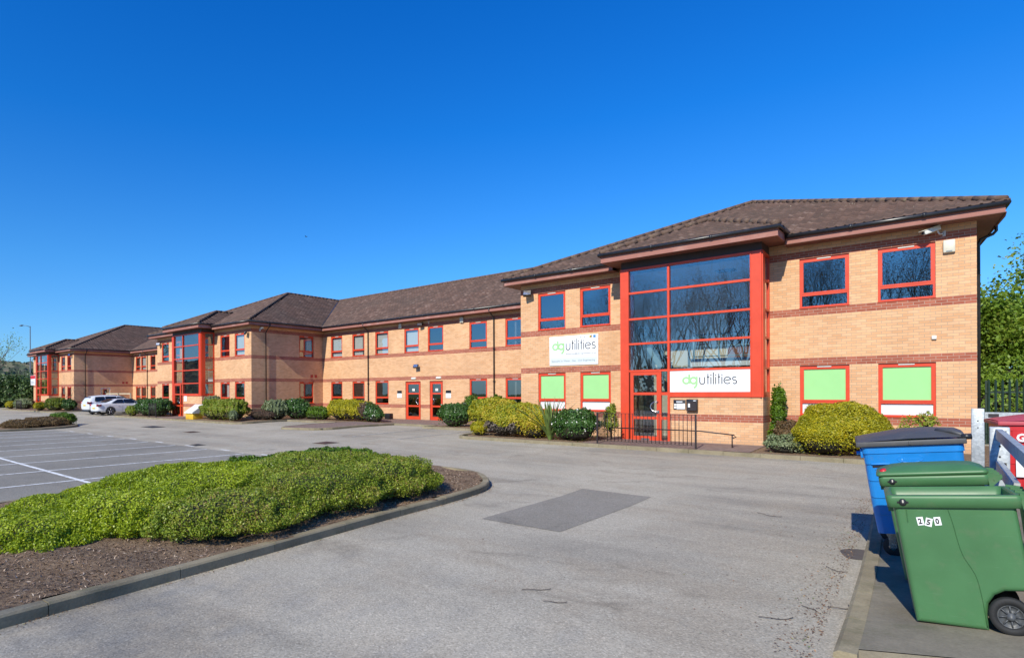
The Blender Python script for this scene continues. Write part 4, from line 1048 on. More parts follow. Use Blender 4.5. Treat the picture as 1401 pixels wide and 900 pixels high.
def core(lumps, s=.86, parent=None, flat=2.3):
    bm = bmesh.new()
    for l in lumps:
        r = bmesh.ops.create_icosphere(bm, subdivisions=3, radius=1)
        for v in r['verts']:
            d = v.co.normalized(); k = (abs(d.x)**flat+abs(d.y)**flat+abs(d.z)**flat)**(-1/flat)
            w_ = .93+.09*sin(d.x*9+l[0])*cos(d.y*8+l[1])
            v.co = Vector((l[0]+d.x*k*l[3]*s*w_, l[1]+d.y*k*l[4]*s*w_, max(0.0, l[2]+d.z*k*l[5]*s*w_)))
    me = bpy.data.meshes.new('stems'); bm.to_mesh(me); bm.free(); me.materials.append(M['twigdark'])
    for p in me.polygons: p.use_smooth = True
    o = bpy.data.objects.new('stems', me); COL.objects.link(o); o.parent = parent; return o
LM = {
 'gold': attr_mat('golden privet leaves', [(0, (.10, .12, .006)), (.35, (.28, .28, .010)), (.65, (.50, .43, .014)), (.9, (.66, .50, .02)), (1, (.62, .40, .05))], .5, .25, noise=1.4, shift=.3),
 'goldtop': attr_mat('golden bronze leaves', [(0, (.08, .13, .008)), (.3, (.22, .27, .015)), (.55, (.48, .42, .02)), (.8, (.56, .38, .045)), (1, (.44, .24, .07))], .5, .22, noise=1.0, shift=.5),
 'dark': attr_mat('dark evergreen leaves', [(0, (.018, .045, .010)), (.5, (.055, .125, .024)), (.85, (.11, .21, .04)), (1, (.20, .28, .07))], .35, .12, noise=1.8, shift=.25),
 'bright': attr_mat('bright green leaves', [(0, (.035, .08, .006)), (.5, (.10, .19, .012)), (1, (.19, .29, .02))], .45, .25, noise=1.8, shift=.3),
 'varieg': attr_mat('variegated pale leaves', [(0, (.06, .10, .04)), (.5, (.19, .24, .11)), (.8, (.38, .41, .24)), (1, (.55, .55, .38))], .5, .2, noise=2.0, shift=.3),
 'lime': attr_mat('lime green leaves', [(0, (.07, .12, .010)), (.3, (.22, .31, .014)), (.65, (.40, .49, .024)), (1, (.56, .58, .05))], .42, .3, noise=.9, shift=.35),
 'olive': attr_mat('green and bronze leaves', [(0, (.06, .10, .008)), (.3, (.16, .24, .014)), (.58, (.29, .35, .03)), (.8, (.31, .26, .06)), (1, (.31, .17, .08))], .45, .22, noise=2.6, shift=.55),
 'brown': attr_mat('brown bare shrub', [(0, (.05, .03, .02)), (.5, (.13, .08, .055)), (1, (.24, .16, .11))], .7, .1, noise=2, shift=.3),
 'bronze': attr_mat('red brown heath', [(0, (.07, .045, .022)), (.5, (.18, .11, .05)), (1, (.27, .20, .07))], .6, .25, noise=2, shift=.3),
 'grey': attr_mat('dead grey twigs', [(0, (.12, .09, .075)), (.5, (.24, .19, .155)), (1, (.36, .30, .25))], .8, 0, noise=3, shift=.3),
 'tree': attr_mat('spring tree leaves', [(0, (.06, .11, .015)), (.4, (.15, .26, .03)), (.75, (.27, .39, .045)), (1, (.40, .44, .09))], .5, .45, noise=.5, shift=.4),
 'treedark': attr_mat('dark tree leaves', [(0, (.018, .035, .008)), (.5, (.055, .10, .022)), (1, (.12, .18, .04))], .5, .12, noise=.4, shift=.4),
 'flower': plain('white blossom', (.75, .72, .68), .6, 0, .05, 5),
}
def shrub(name, loc, lumps, mat, n, size, label, cat='shrub', group=None, ar=.55, flowers=0, twigs=0, s=.86, jit=.55, patch=None, shell=(.82, 1.03)):
    e = empty(name, loc); tag(e, label, cat, group)
    wob = 1.0 if mat in ('gold', 'goldtop', 'lime') else 1.2 if name == 'low_hedge' else 1.9
    if shell == (.82, 1.03) and wob > 1: shell = (.80, 1.07)
    P, Nn = lump_points(lumps, n, shell, wob=wob); V, F, _ = leaves(P, Nn, size, None, ar, jit)
    t = np.clip(rng.normal(.5, .15, len(P)), 0, 1)
    if patch:   # one side of another colour, e.g. died back
        f, m2, nm = patch; sel = f(P); V2, F2, _ = leaves(P[sel], Nn[sel], size*1.15, None, .3, .6)
        mesh_np(nm, V2, F2, LM[m2], t[sel], e)
        keep = ~sel; V, F, _ = leaves(P[keep], Nn[keep], size, None, ar, jit); t = t[keep]
    mesh_np('foliage', V, F, LM[mat], t, e)
    core(lumps, s, e)
    if flowers:
        i = rng.integers(0, len(P), flowers); V, F, _ = leaves(P[i]+Nn[i]*.02, Nn[i], .028, None, .9, .3); mesh_np('blossom', V, F, LM['flower'], np.ones(flowers), e)
    if twigs:
        mb = MB()
        for _ in range(twigs):
            i = rng.integers(0, len(P)); p = Vector(P[i]); d = Vector(Nn[i]).normalized()+Vector((random.uniform(-.4, .4), random.uniform(-.4, .4), random.uniform(.2, .9))); d.normalize()
            mb.tube([p-d*.15, p+d*random.uniform(.03, .10)], .0025, M['bark'], 3)
        tag(mb.build('twigs', e), kind='stuff')
    return e
def ball(w_, h, d=None, lean=0): d = d or w_; return [(0, 0, h*.48, w_/2, d/2, h*.54)]
def Z(x, y): return gh(x, y)+.08
G1 = 'shrubs along the nearest block'
shrub('golden_shrub', (-2.62, -2.0, Z(-2, -2)), [(0, 0, .66, .90, .78, .72), (-.30, -.2, .5, .72, .68, .58), (.38, .05, .58, .62, .68, .60)], 'gold', 85000, .022, 'big clipped golden shrub standing before the green windows behind the blue bin', group=G1)
shrub('low_plant', (-3.85, -2.3, Z(0, -2)), [(0, 0, .2, .42, .35, .28), (.3, .2, .12, .3, .3, .2)], 'varieg', 3500, .03, 'low pale green plant at the kerb left of the biggest golden shrub', 'plant', G1)
shrub('reddish_shrub', (-4.0, -.75, Z(0, -1)), [(0, 0, .35, .33, .3, .42), (.25, .1, .3, .25, .25, .3)], 'bronze', 3500, .035, 'small red-brown leafed shrub against the brick corner right of the bay', 'shrub', G1)
e = shrub('climbing_ivy', (-4.32, -.42, Z(0, 0)), [(0, 0, .85, .16, .2, .85), (.05, 0, 1.35, .14, .2, .35), (.0, -.05, .3, .2, .2, .35)], 'bright', 5000, .038, 'narrow bright green climber on the corner of the brick bay', 'climber', G1, shell=(.5, 1.3), s=.5)
shrub('sparse_shrub', (-1.15, -.6, Z(0, 0)), [(0, 0, .5, .34, .26, .48), (.2, 0, .75, .2, .2, .3)], 'olive', 1500, .035, 'sparse twiggy shrub under the last green window behind the blue bin', 'shrub', G1, twigs=90, shell=(.3, 1.3), s=.4)
shrub('flowering_shrub', (-9.9, -2.25, Z(0, -2)), [(0, 0, .5, .66, .6, .58), (-.45, .1, .44, .5, .5, .52)], 'dark', 17000, .036, 'round dark green shrub with white blossom beside the ramp railing', group=G1, flowers=110, twigs=50)
shrub('tall_thin_shrub', (-8.98, -1.7, Z(0, -2)), [(0, 0, .5, .22, .22, .5), (.08, 0, .95, .10, .12, .32), (-.12, .1, .85, .09, .1, .3)], 'olive', 2400, .035, 'tall thin reddish shrub just inside the ramp railing', 'shrub', G1, twigs=60, shell=(.35, 1.25), s=.4)
shrub('golden_shrub', (-12.35, -2.05, Z(0, -2)), [(.0, 0, .62, 1.1, .72, .66), (-.6, -.05, .58, .8, .70, .64), (.7, .0, .5, .68, .64, .60)], 'goldtop', 42000, .032, 'broad golden shrub with a dead grey patch low on its front left', group=G1,
      patch=(lambda P: (P[:, 1] < -.1) & (P[:, 0] < .25) & (P[:, 2] < .50+.12*np.sin(P[:, 0]*5)), 'grey', 'dead_patch'))
shrub('golden_shrub', (-14.25, -1.15, Z(0, -1)), [(0, 0, .74, .82, .80, .70), (.55, .15, .82, .6, .6, .58)], 'goldtop', 30000, .032, 'upright egg-shaped golden shrub at the left corner of the nearest block', group=G1)
shrub('golden_shrub', (-14.0, -2.3, Z(0, -2)), [(0, 0, .25, .32, .3, .3)], 'gold', 4000, .03, 'smallest golden shrub, low at the bed corner between two big ones', group=G1)
shrub('flowering_shrub', (-18.1, 1.35, Z(0, 2)), [(0, 0, .5, .66, .6, .60), (.4, .15, .56, .5, .5, .54)], 'dark', 16000, .038, 'round dark green shrub right of the two red doors', group='shrubs before the recessed range', flowers=50)
shrub('leafy_shrub', (-18.6, 3.6, Z(0, 2)), [(0, 0, .75, .4, .4, .72), (1.2, .5, .8, .35, .35, .7)], 'bright', 5000, .045, 'pale green sprigs of a taller shrub against the wall behind the dark flowering shrub', group='shrubs before the recessed range', twigs=60)
# phormium: a fan of sword leaves
e = empty('spiky_plant', (-10.85, -2.45, Z(0, -2))); tag(e, 'spiky plant with long upright sword leaves between the broad golden and the blossoming shrub', 'plant', G1)
mb = MB(); pm = plain('sword leaf', (.13, .19, .045), .45, 0, .35, 4); pm2 = plain('dry sword leaf', (.33, .27, .12), .6, 0, .25, 4)
for i in range(60):
    a = random.uniform(0, 2*pi); lean = random.uniform(.1, .95); L_ = random.uniform(.95, 1.6); w_ = random.uniform(.05, .075); pts = []
    dx, dy = cos(a), sin(a); m_ = pm if random.random() < .8 else pm2; px, py = -dy, dx; vs = []
    for k in range(7):
        t = k/6; r = lean*L_*(t**1.4)*.95+.05; z = L_*t*(1-.25*lean*t); ww = w_*(1-t**3)*(.6+.8*t*(1-t)*2)
        vs += [(dx*r-px*ww, dy*r-py*ww, z), (dx*r+dx*.01, dy*r+dy*.01, z-.006), (dx*r+px*ww, dy*r+py*ww, z)]
    mb.add(vs, [f for k in range(6) for f in ((3*k, 3*k+1, 3*k+4, 3*k+3), (3*k+1, 3*k+2, 3*k+5, 3*k+4))], m_)
mb.build('leaves', e)
G2 = 'shrubs before the recessed range'
shrub('golden_shrub', (-26.6, 2.3, Z(0, 2)), [(-.7, 0, .6, .95, .75, .66), (.1, 0, .62, .9, .72, .64), (1.0, .05, .58, .85, .68, .62)], 'gold', 34000, .04, 'long golden green shrub under the ground floor windows left of the red doors', group=G2)
shrub('mixed_shrub', (-24.6, 2.15, Z(0, 2)), [(0, 0, .45, .62, .55, .52), (-.35, 0, .62, .48, .48, .48), (.5, -.1, .34, .45, .4, .4)], 'dark', 9000, .038, 'dark shrub with faded pinkish heads at the right end of the golden shrub', group=G2, flowers=60,
      patch=(lambda P: (P[:, 0] < -.1) & (P[:, 2] > .3), 'brown', 'faded_heads'))
shrub('clipped_hedge', (-29.5, 2.15, Z(0, 2)), [(0, 0, .36, 1.0, .5, .44), (-.5, 0, .36, .7, .5, .42), (.5, 0, .36, .7, .5, .42)], 'bright', 16000, .036, 'low clipped bright green hedge left of the long golden shrub', 'hedge', G2)
G3 = 'shrubs along the middle block'
shrub('variegated_shrub', (-31.55, .55, Z(0, 0)), [(0, 0, .56, .80, .78, .66), (-.3, .2, .5, .6, .6, .6)], 'varieg', 18000, .040, 'round pale variegated shrub on the shaded flank of the middle block', group=G3)
shrub('flowering_shrub', (-30.9, 1.6, Z(0, 2)), [(0, 0, .6, .80, .74, .68), (.3, .2, .55, .6, .6, .6)], 'dark', 17000, .040, 'dark green shrub with white blossom beside the round variegated one', group=G3, flowers=80)
shrub('bare_shrub', (-31.75, -.7, Z(0, -1)), [(0, 0, .3, .7, .55, .38), (.5, .3, .25, .55, .45, .3)], 'brown', 8000, .030, 'low brown bare shrub at the right corner of the middle block', group=G3, ar=.2, s=.7)
shrub('golden_shrub', (-33.7, -1.85, Z(0, -2)), [(-1.2, 0, .58, 1.1, .75, .66), (.0, 0, .62, 1.0, .72, .66), (1.1, 0, .62, 1.0, .75, .68)], 'olive', 40000, .038, 'long olive and green shrub along the front of the middle block', group=G3)
shrub('variegated_shrub', (-36.5, -1.05, Z(0, -1)), [(0, 0, .8, .75, .5, .66)], 'varieg', 9000, .04, 'tall pale variegated shrub behind the yellow grit bin', group=G3)
shrub('silvery_plant', (-31.6, -2.5, Z(0, -2)), [(0, 0, .32, .26, .24, .32)], 'varieg', 2200, .035, 'small silvery plant at the kerb before the long olive shrub', 'plant', G3)
shrub('clipped_hedge', (-43.7, -1.85, Z(0, -2)), [(1.0, 0, .62, 1.2, .8, .68), (-.8, 0, .58, 1.3, .8, .66)], 'dark', 30000, .04, 'dense hedge with pale flecks left of the middle block entrance', 'hedge', G3, flowers=200)
shrub('leafy_shrub', (-46.1, -2.4, Z(0, -2)), [(0, 0, .34, .6, .4, .42)], 'olive', 4000, .04, 'small olive shrub at the kerb before the white coupe', group=G3)
G4 = 'shrubs along the farthest block'
for (x, y, lu, m, n, nm, lb) in (
 (-79.3, -2.4, [(0, 0, .42, .9, .5, .46)], 'gold', 7000, 'golden_shrub', 'little golden shrub at the far left edge of the photo'),
 (-76.0, -1.8, [(0, 0, .55, 1.7, .7, .62), (-1.6, 0, .5, 1.5, .7, .58)], 'varieg', 18000, 'variegated_shrub', 'pale variegated hedge below the red and white board'),
 (-68.9, -2.3, [(0, 0, .40, .9, .55, .46)], 'gold', 7000, 'golden_shrub', 'small golden shrub before the farthest entrance bay'),
 (-66.4, -1.5, [(0, 0, .6, 1.7, .75, .66), (-1.3, 0, .5, 1.2, .7, .6)], 'olive', 20000, 'leafy_shrub', 'long green shrub at the right corner of the farthest block'),
 (-64.6, -1.0, [(0, 0, .5, 1.2, .6, .58)], 'dark', 11000, 'flowering_shrub', 'dark shrub with white blossom left of the white estate car'),
 (-63.2, 1.0, [(0, 0, .55, 1.0, .6, .6)], 'bright', 9000, 'leafy_shrub', 'bright green shrub behind the white estate car')):
    shrub(nm, (x, y, Z(x, y)), lu, m, n, .045, lb, group=G4, flowers=50 if m == 'dark' else 0)
# island planting near the camera
IG = 'low hedges on the near planting island'
base = Vector((-8.8, -17.45, -.10))
shrub('low_hedge', base, [(-.9, .9, .12, 1.5, 1.6, .47), (-.15, -.45, .06, 1.1, 1.1, .40), (-.25, -1.75, -.02, 1.0, .95, .31), (-1.3, -1.0, .0, 1.0, .95, .30), (-2.0, .3, .03, .95, 1.1, .30)], 'lime', 230000, .0165, 'low lime green spreading hedge at the left of the near planting island', 'hedge', IG, s=.84, twigs=120)
shrub('low_hedge', Vector((-7.95, -15.0, -.10)), [(-.15, -1.95, .05, 1.15, 1.3, .38), (-.45, -.2, .1, 1.25, 1.5, .46), (-.35, 1.35, .1, 1.0, 1.15, .50), (-1.7, .9, .1, 1.5, 1.6, .50), (-.9, 1.85, .08, 1.05, .8, .46)], 'olive', 230000, .0165, 'low green and bronze hedge at the rounded tip of the near planting island', 'hedge', IG, s=.84, twigs=260)
shrub('low_hedge', Vector((-10.6, -12.9, -.10)), [(0, 0, .1, .95, 1.3, .46), (-.1, -1.6, .08, 1.0, 1.1, .42)], 'bright', 26000, .034, 'strip of brighter larger leaves along the back of the near planting island', 'hedge', IG, s=.84, twigs=60)
shrub('low_hedge', (-39.6, -10.3, -.2), [(0, 0, .15, 1.25, 1.2, .42), (.2, -1.2, .1, 1.3, 1.0, .36)], 'bronze', 16000, .03, 'low red-brown heath hedge on the small far island', 'hedge', 'hedges on the far planting island')
shrub('low_hedge', (-40.4, -9.3, -.2), [(0, .2, .25, 1.0, .7, .50)], 'bright', 8000, .035, 'green hedge behind the red-brown one on the small far island', 'hedge', 'hedges on the far planting island')
# bark mulch, twigs and litter
n = 16000; q = rng.uniform([-9.5, -21.5], [-6.3, -10.3], (n, 2)); keep = [inside(x, y, isl) and edist(x, y, isl) > .15 for x, y in q]; q = q[keep]
P = np.array([(x, y, island_z(x, y)+.006) for x, y in q]); Nn = np.tile([0, 0, 1.], (len(P), 1))
V, F, _ = leaves(P, Nn, .024, None, .22, .45)
mu = attr_mat('bark chips', [(0, (.08, .05, .03)), (.5, (.24, .15, .10)), (.85, (.42, .30, .21)), (1, (.62, .50, .38))], .9, 0, noise=3, shift=.2)
tag(mesh_np('bark_mulch', V, F, mu, rng.random(len(P))), kind='stuff')
n = 1500; P = np.zeros((n, 3)); P[:, 1] = rng.uniform(-16.2, -8, n); P[:, 0] = -1.25-.03*(P[:, 1]+16)-np.abs(rng.normal(0, .14, n)); far = rng.random(n) < .22; P[far, 0] -= rng.exponential(1.0, far.sum())
P2 = np.array([(x, y) for x, y in zip(rng.uniform(-1, 1, 700), rng.uniform(0, 1, 700))])
k_pts = []
for a, b in zip(isl, isl[1:]):
    if a[0] > -9 and a[1] > -22: k_pts.append((a, b))
L_ = []
for _ in range(900):
    a, b = random.choice(k_pts); t = random.random(); L_.append((a[0]+(b[0]-a[0])*t+abs(random.gauss(0, .06)), a[1]+(b[1]-a[1])*t, 0))
P = np.concatenate([P, np.array(L_)]); P[:, 2] = [gh(x, y)+.008 for x, y, _ in P]
V, F, _ = leaves(P, np.tile([0, 0, 1.], (len(P), 1)), .011, None, .5, .3)
tag(mesh_np('leaf_litter', V, F, attr_mat('dry litter', [(0, (.09, .05, .03)), (.6, (.24, .13, .07)), (.9, (.36, .24, .14)), (1, (.14, .2, .05))], .9, 0, noise=2, shift=.2), rng.random(len(P))), kind='stuff')
mb = MB(); tw = plain('fallen twig', (.06, .045, .035), .9, 0, .3, 9)
for (x, y, L0, a, cv) in ((-3.55, -16.15, .30, .75, .1), (-3.24, -16.35, .22, .5, .15), (-2.64, -10.48, .4, -.6, .5), (-1.45, -13.3, .26, -.9, .8), (-1.2, -14.7, .26, .3, 1.2), (-1.6, -15.4, .3, .4, .5), (-1.42, -14.9, .18, 2, .9)):
    pts = [(x+L0*(t-.5)*cos(a+cv*t), y+L0*(t-.5)*sin(a+cv*t), gh(x, y)+.010+.006*sin(7*t)) for t in np.linspace(0, 1, 7)]
    mb.tube(pts, .0032, tw, 5)
tag(mb.build('fallen_twigs'), kind='stuff')

# ------------------------------------------------------------------ bins
def plastic(name, col, rough=.42):
    m = NT(name); f = m.noise(2.2, 4, .6); mp = m.n('ShaderNodeMapping'); mp.inputs['Scale'].default_value = (2, 2, 40); mp.inputs['Rotation'].default_value = (.3, .25, 0); m.l(m.coord(), mp.inputs[0])
    sc = m.ramp(m.noise(3, 5, .7, vec=mp.outputs[0]), [(.62, 0.0), (.72, 1.0)])
    c = m.mix(m.ramp(f, [(.3, 0.0), (.7, 1.0)]), tuple(x*.86 for x in col), tuple(x*1.08 for x in col))
    c = m.mix(m.math('MULTIPLY', sc, .16), c, tuple(min(1, x*1.2+.16) for x in col))
    c = m.mix(m.math('MULTIPLY', m.ramp(m.noise(7, 5, .7), [(.55, 0.0), (.75, 1.0)]), .22), c, (.20, .17, .12))
    m.bsdf(c, m.math('MULTIPLY_ADD', f, .25, rough-.1), 0, m.bump(m.noise(150, 2), .06, .002), .5); return m.mat
M['bin_green'] = plastic('green bin plastic', (.060, .170, .066)); M['bin_green_dark'] = plastic('darker green bin plastic', (.035, .12, .04))
M['bin_blue'] = plastic('blue bin plastic', (.010, .215, .62), .36); M['bin_red'] = plastic('red bin plastic', (.56, .022, .028), .4)
M['lid_grey'] = plastic('dark grey bin lid', (.075, .075, .078), .5); M['lid_red'] = plastic('faded red bin lid', (.50, .07, .09), .5)
M['rubber'] = plain('black rubber tyre', (.018, .018, .018), .75, 0, .2, 20, .2); M['hub'] = plain('dark grey hub plastic', (.07, .075, .08), .45, 0, .2, 20)
def wheelie(loc, rz, tilt, label, col='bin_green', lid='open', stickers=False):
    e = empty('wheelie_bin', loc, (0, -tilt, rz)); e.scale = (.90, .97, 1.06); tag(e, label, 'bin', 'green wheelie bins'); C_ = M[col]
    Hh, D, W = 1.0, .86, .60   # scaled below to a 240-litre bin
    hw = lambda z: .235+(W/2-.02-.235)*min(1, z/Hh)
    prof = [(.085, .02), (.56, .0), (.565, .12), (.58, .20), (.625, .265), (.69, .30), (.86, .31), (.83, Hh), (.03, Hh)]
    bm = bmesh.new(); A = [bm.verts.new((x, -hw(z), z)) for x, z in prof]; B = [bm.verts.new((x, hw(z), z)) for x, z in prof]
    bm.faces.new(A); bm.faces.new(B[::-1]); N = len(prof); ed = []
    for i in range(N):
        j = (i+1) % N
        if i == N-2: continue       # open top
        bm.faces.new((A[i], B[i], B[j], A[j]))
    bm.normal_update(); bmesh.ops.recalc_face_normals(bm, faces=bm.faces[:])
    bm.edges.ensure_lookup_table()
    def isrim(ed_): return all(abs(v.co.z-Hh) < 1e-4 for v in ed_.verts)
    ge = [x for x in bm.edges if len(x.link_faces) == 2 and not isrim(x) and (abs(x.calc_face_angle(0)) > .6) and (x.verts[0].co.y*x.verts[1].co.y > 0)]
    bmesh.ops.bevel(bm, geom=ge, offset=.035, segments=4, affect='EDGES', profile=.5, clamp_overlap=True)
    mb = MB(); mb.bm(bm, C_); body = mb.build('body', e)
    so_ = body.modifiers.new('shell', 'SOLIDIFY'); so_.thickness = .006; so_.offset = -1
    # rim with overhanging flange
    def rr(x0, x1, y, r=.045, n=5):
        o = []
        for cx_, cy_, a0 in ((x1-r, y-r, 0), (x0+r, y-r, 90), (x0+r, -y+r, 180), (x1-r, -y+r, 270)):
            for k in range(n+1): t = radians(a0+90*k/n); o.append((cx_+r*cos(t), cy_+r*sin(t)))
        return o
    rings = [(rr(.015, .845, W/2-.035), .905), (rr(-.012, .875, W/2+.004), .915), (rr(-.016, .88, W/2+.008), .985), (rr(-.010, .874, W/2+.002), 1.005), (rr(.035, .83, W/2-.04), 1.008), (rr(.04, .825, W/2-.045), .90)]
    vs = []; fs = []; n = len(rings[0][0])
    for r_, z in rings: vs += [(x, y, z) for x, y in r_]
    for i in range(len(rings)-1):
        for k in range(n): l = (k+1) % n; fs.append((i*n+k, i*n+l, (i+1)*n+l, (i+1)*n+k))
    rim = MB(); rim.add(vs, fs, C_, True)
    for y in (-.2, 0, .2): rim.box(-.008, .03, y-.004, y+.004, .87, .915, C_)
    rim.build('rim', e)
    # crease of the moulded side panel
    for sy in (-1, 1):
        cr = MB(); pts = [(.40, .90), (.42, .80), (.435, .66), (.455, .55), (.50, .46), (.525, .40), (.54, .28), (.55, .03)]
        P3 = [(x, sy*(hw(z)+.001), z) for x, z in smooth_poly(pts, 2, False)]; cr.tube(P3, .0028, M['bin_green_dark'], 5); cr.box(.115, .122, sy*(hw(.86)-.002), sy*(hw(.86)+.006), .80, .90, M['bin_green_dark']); cr.build('crease', e)
    hb = MB(); hb.tube([(.90, -W/2+.02, .95), (.955, -W/2+.03, .965), (.965, 0, .965), (.955, W/2-.03, .965), (.90, W/2-.02, .95)], .016, C_, 8)
    for y in (-W/2+.02, -.09, .09, W/2-.02):
        hb.add([(.87, y-.012, .88), (.97, y-.012, .97), (.97, y-.012, 1.0), (.86, y-.012, 1.02), (.87, y+.012, .88), (.97, y+.012, .97), (.97, y+.012, 1.0), (.86, y+.012, 1.02)], [(0, 1, 2, 3), (7, 6, 5, 4), (0, 4, 5, 1), (1, 5, 6, 2), (2, 6, 7, 3), (3, 7, 4, 0)], C_)
    hb.build('handle', e)
    if lid == 'closed': kb = MB(); kb.lathe([(.03, 0), (.034, .01), (.028, .035), (.0, .042)], (.04, -W/2+.06, 1.035), (-.3, -.5, 1), M['tail'] if 'tail' in M else M['sign_red'], 14); kb.build('red_cap', e)
    lk = MB(); lk.lathe([(.028, 0), (.028, .012), (.018, .02), (.0, .02)], (.10, -W/2-.0, .955), (0, -1, 0), M['black_plastic'], 14); lk.box(.06, .14, -W/2-.012, -W/2-.006, .948, .962, M['black_plastic']); lk.build('lock', e)
    for y in (-W/2+.045, W/2-.045):
        w_ = MB(); c = (.70, y, .13); w_.lathe([(.13, -.03), (.135, -.02), (.135, .02), (.13, .03), (.088, .032), (.088, .0)], c, (0, -1 if y < 0 else 1, 0), M['rubber'], 28); wo = w_.build('wheel', e)
        h = MB(); sg_ = -1 if y < 0 else 1; h.lathe([(.088, 0), (.088, .022), (.078, .026), (.074, .012), (.03, .014), (.026, .036), (.0, .038)], c, (0, sg_, 0), M['hub'], 24)
        for k in range(8):
            t = 2*pi*k/8; h.tube([(c[0]+.026*cos(t), y+sg_*.022, c[2]+.026*sin(t)), (c[0]+.078*cos(t), y+sg_*.022, c[2]+.078*sin(t))], .006, M['hub'], 5)
        h.build('hub', wo)
    ax = MB(); ax.tube([(.70, -W/2+.06, .13), (.70, W/2-.06, .13)], .012, M['black_steel'], 8); ax.build('axle', e)
    L = MB(); lc = M[col]
    if lid == 'open':
        L.rbox(.93, .965, -W/2, W/2, .12, .96, .015, lc); L.rbox(.965, .99, -W/2+.06, W/2-.06, .2, .88, .01, lc)
    else:
        ringsL = [(rr(-.03, .875, W/2+.014), 1.012), (rr(-.032, .878, W/2+.016), 1.035), (rr(.0, .86, W/2-.015), 1.052), (rr(.10, .78, W/2-.09), 1.085), (rr(.2, .68, W/2-.17), 1.098)]
        vs = []; fs = []
        for r_, z in ringsL: vs += [(x, y, z-.02*max(0, (.25-x))) for x, y in r_]
        for i in range(len(ringsL)-1):
            for k in range(n): l = (k+1) % n; fs.append((i*n+k, i*n+l, (i+1)*n+l, (i+1)*n+k))
        fs.append(tuple(4*n+k for k in range(n))); fs.append(tuple(n-1-k for k in range(n))); L.add(vs, fs, lc, True)
        L.tube([(.89, -W/2+.05, 1.0), (.89, W/2-.05, 1.0)], .02, lc, 8)
    lo = L.build('lid', e)
    if stickers:
        for k, (x, z, ch, r) in enumerate(((.205, .806, '2', .12), (.262, .799, '5', -.25), (.322, .808, '0', .1))):
            f = lambda a, b, x=x, z=z, r=r: (x+a*cos(r)-b*sin(r), -hw(z+b)-.0015, z+a*sin(r)+b*cos(r))
            s_ = MB(); s_.quad(f(-.023, -.032), f(.023, -.032), f(.023, .032), f(-.023, .032), M['sign_white']); so2 = s_.build('number_sticker', e)
            text(ch, .058, lambda a, b, f=f: tuple(Vector(f(a-.015, b-.02))+Vector((0, -.0012, 0))), M['ink'], so2, 'digit', width=.026, bold=.002)
    return e
def put(px, local, rz):   # world point for a local offset
    return (px[0]-(local[0]*cos(rz)-local[1]*sin(rz)), px[1]-(local[0]*sin(rz)+local[1]*cos(rz)))
RZ = .09
w1 = put((-.693, -14.993), (.075, -.24), RZ); wheelie((w1[0], w1[1], -.225), RZ, .105, 'nearest green wheelie bin with open top and white number stickers 250', lid='open', stickers=True)
w2 = put((-.78, -13.70), (.075, -.24), RZ-.03); wheelie((w2[0]-.04, w2[1], -.215), RZ-.03, .115, 'green wheelie bin with closed lid between the open green bin and the blue bin', lid='closed')

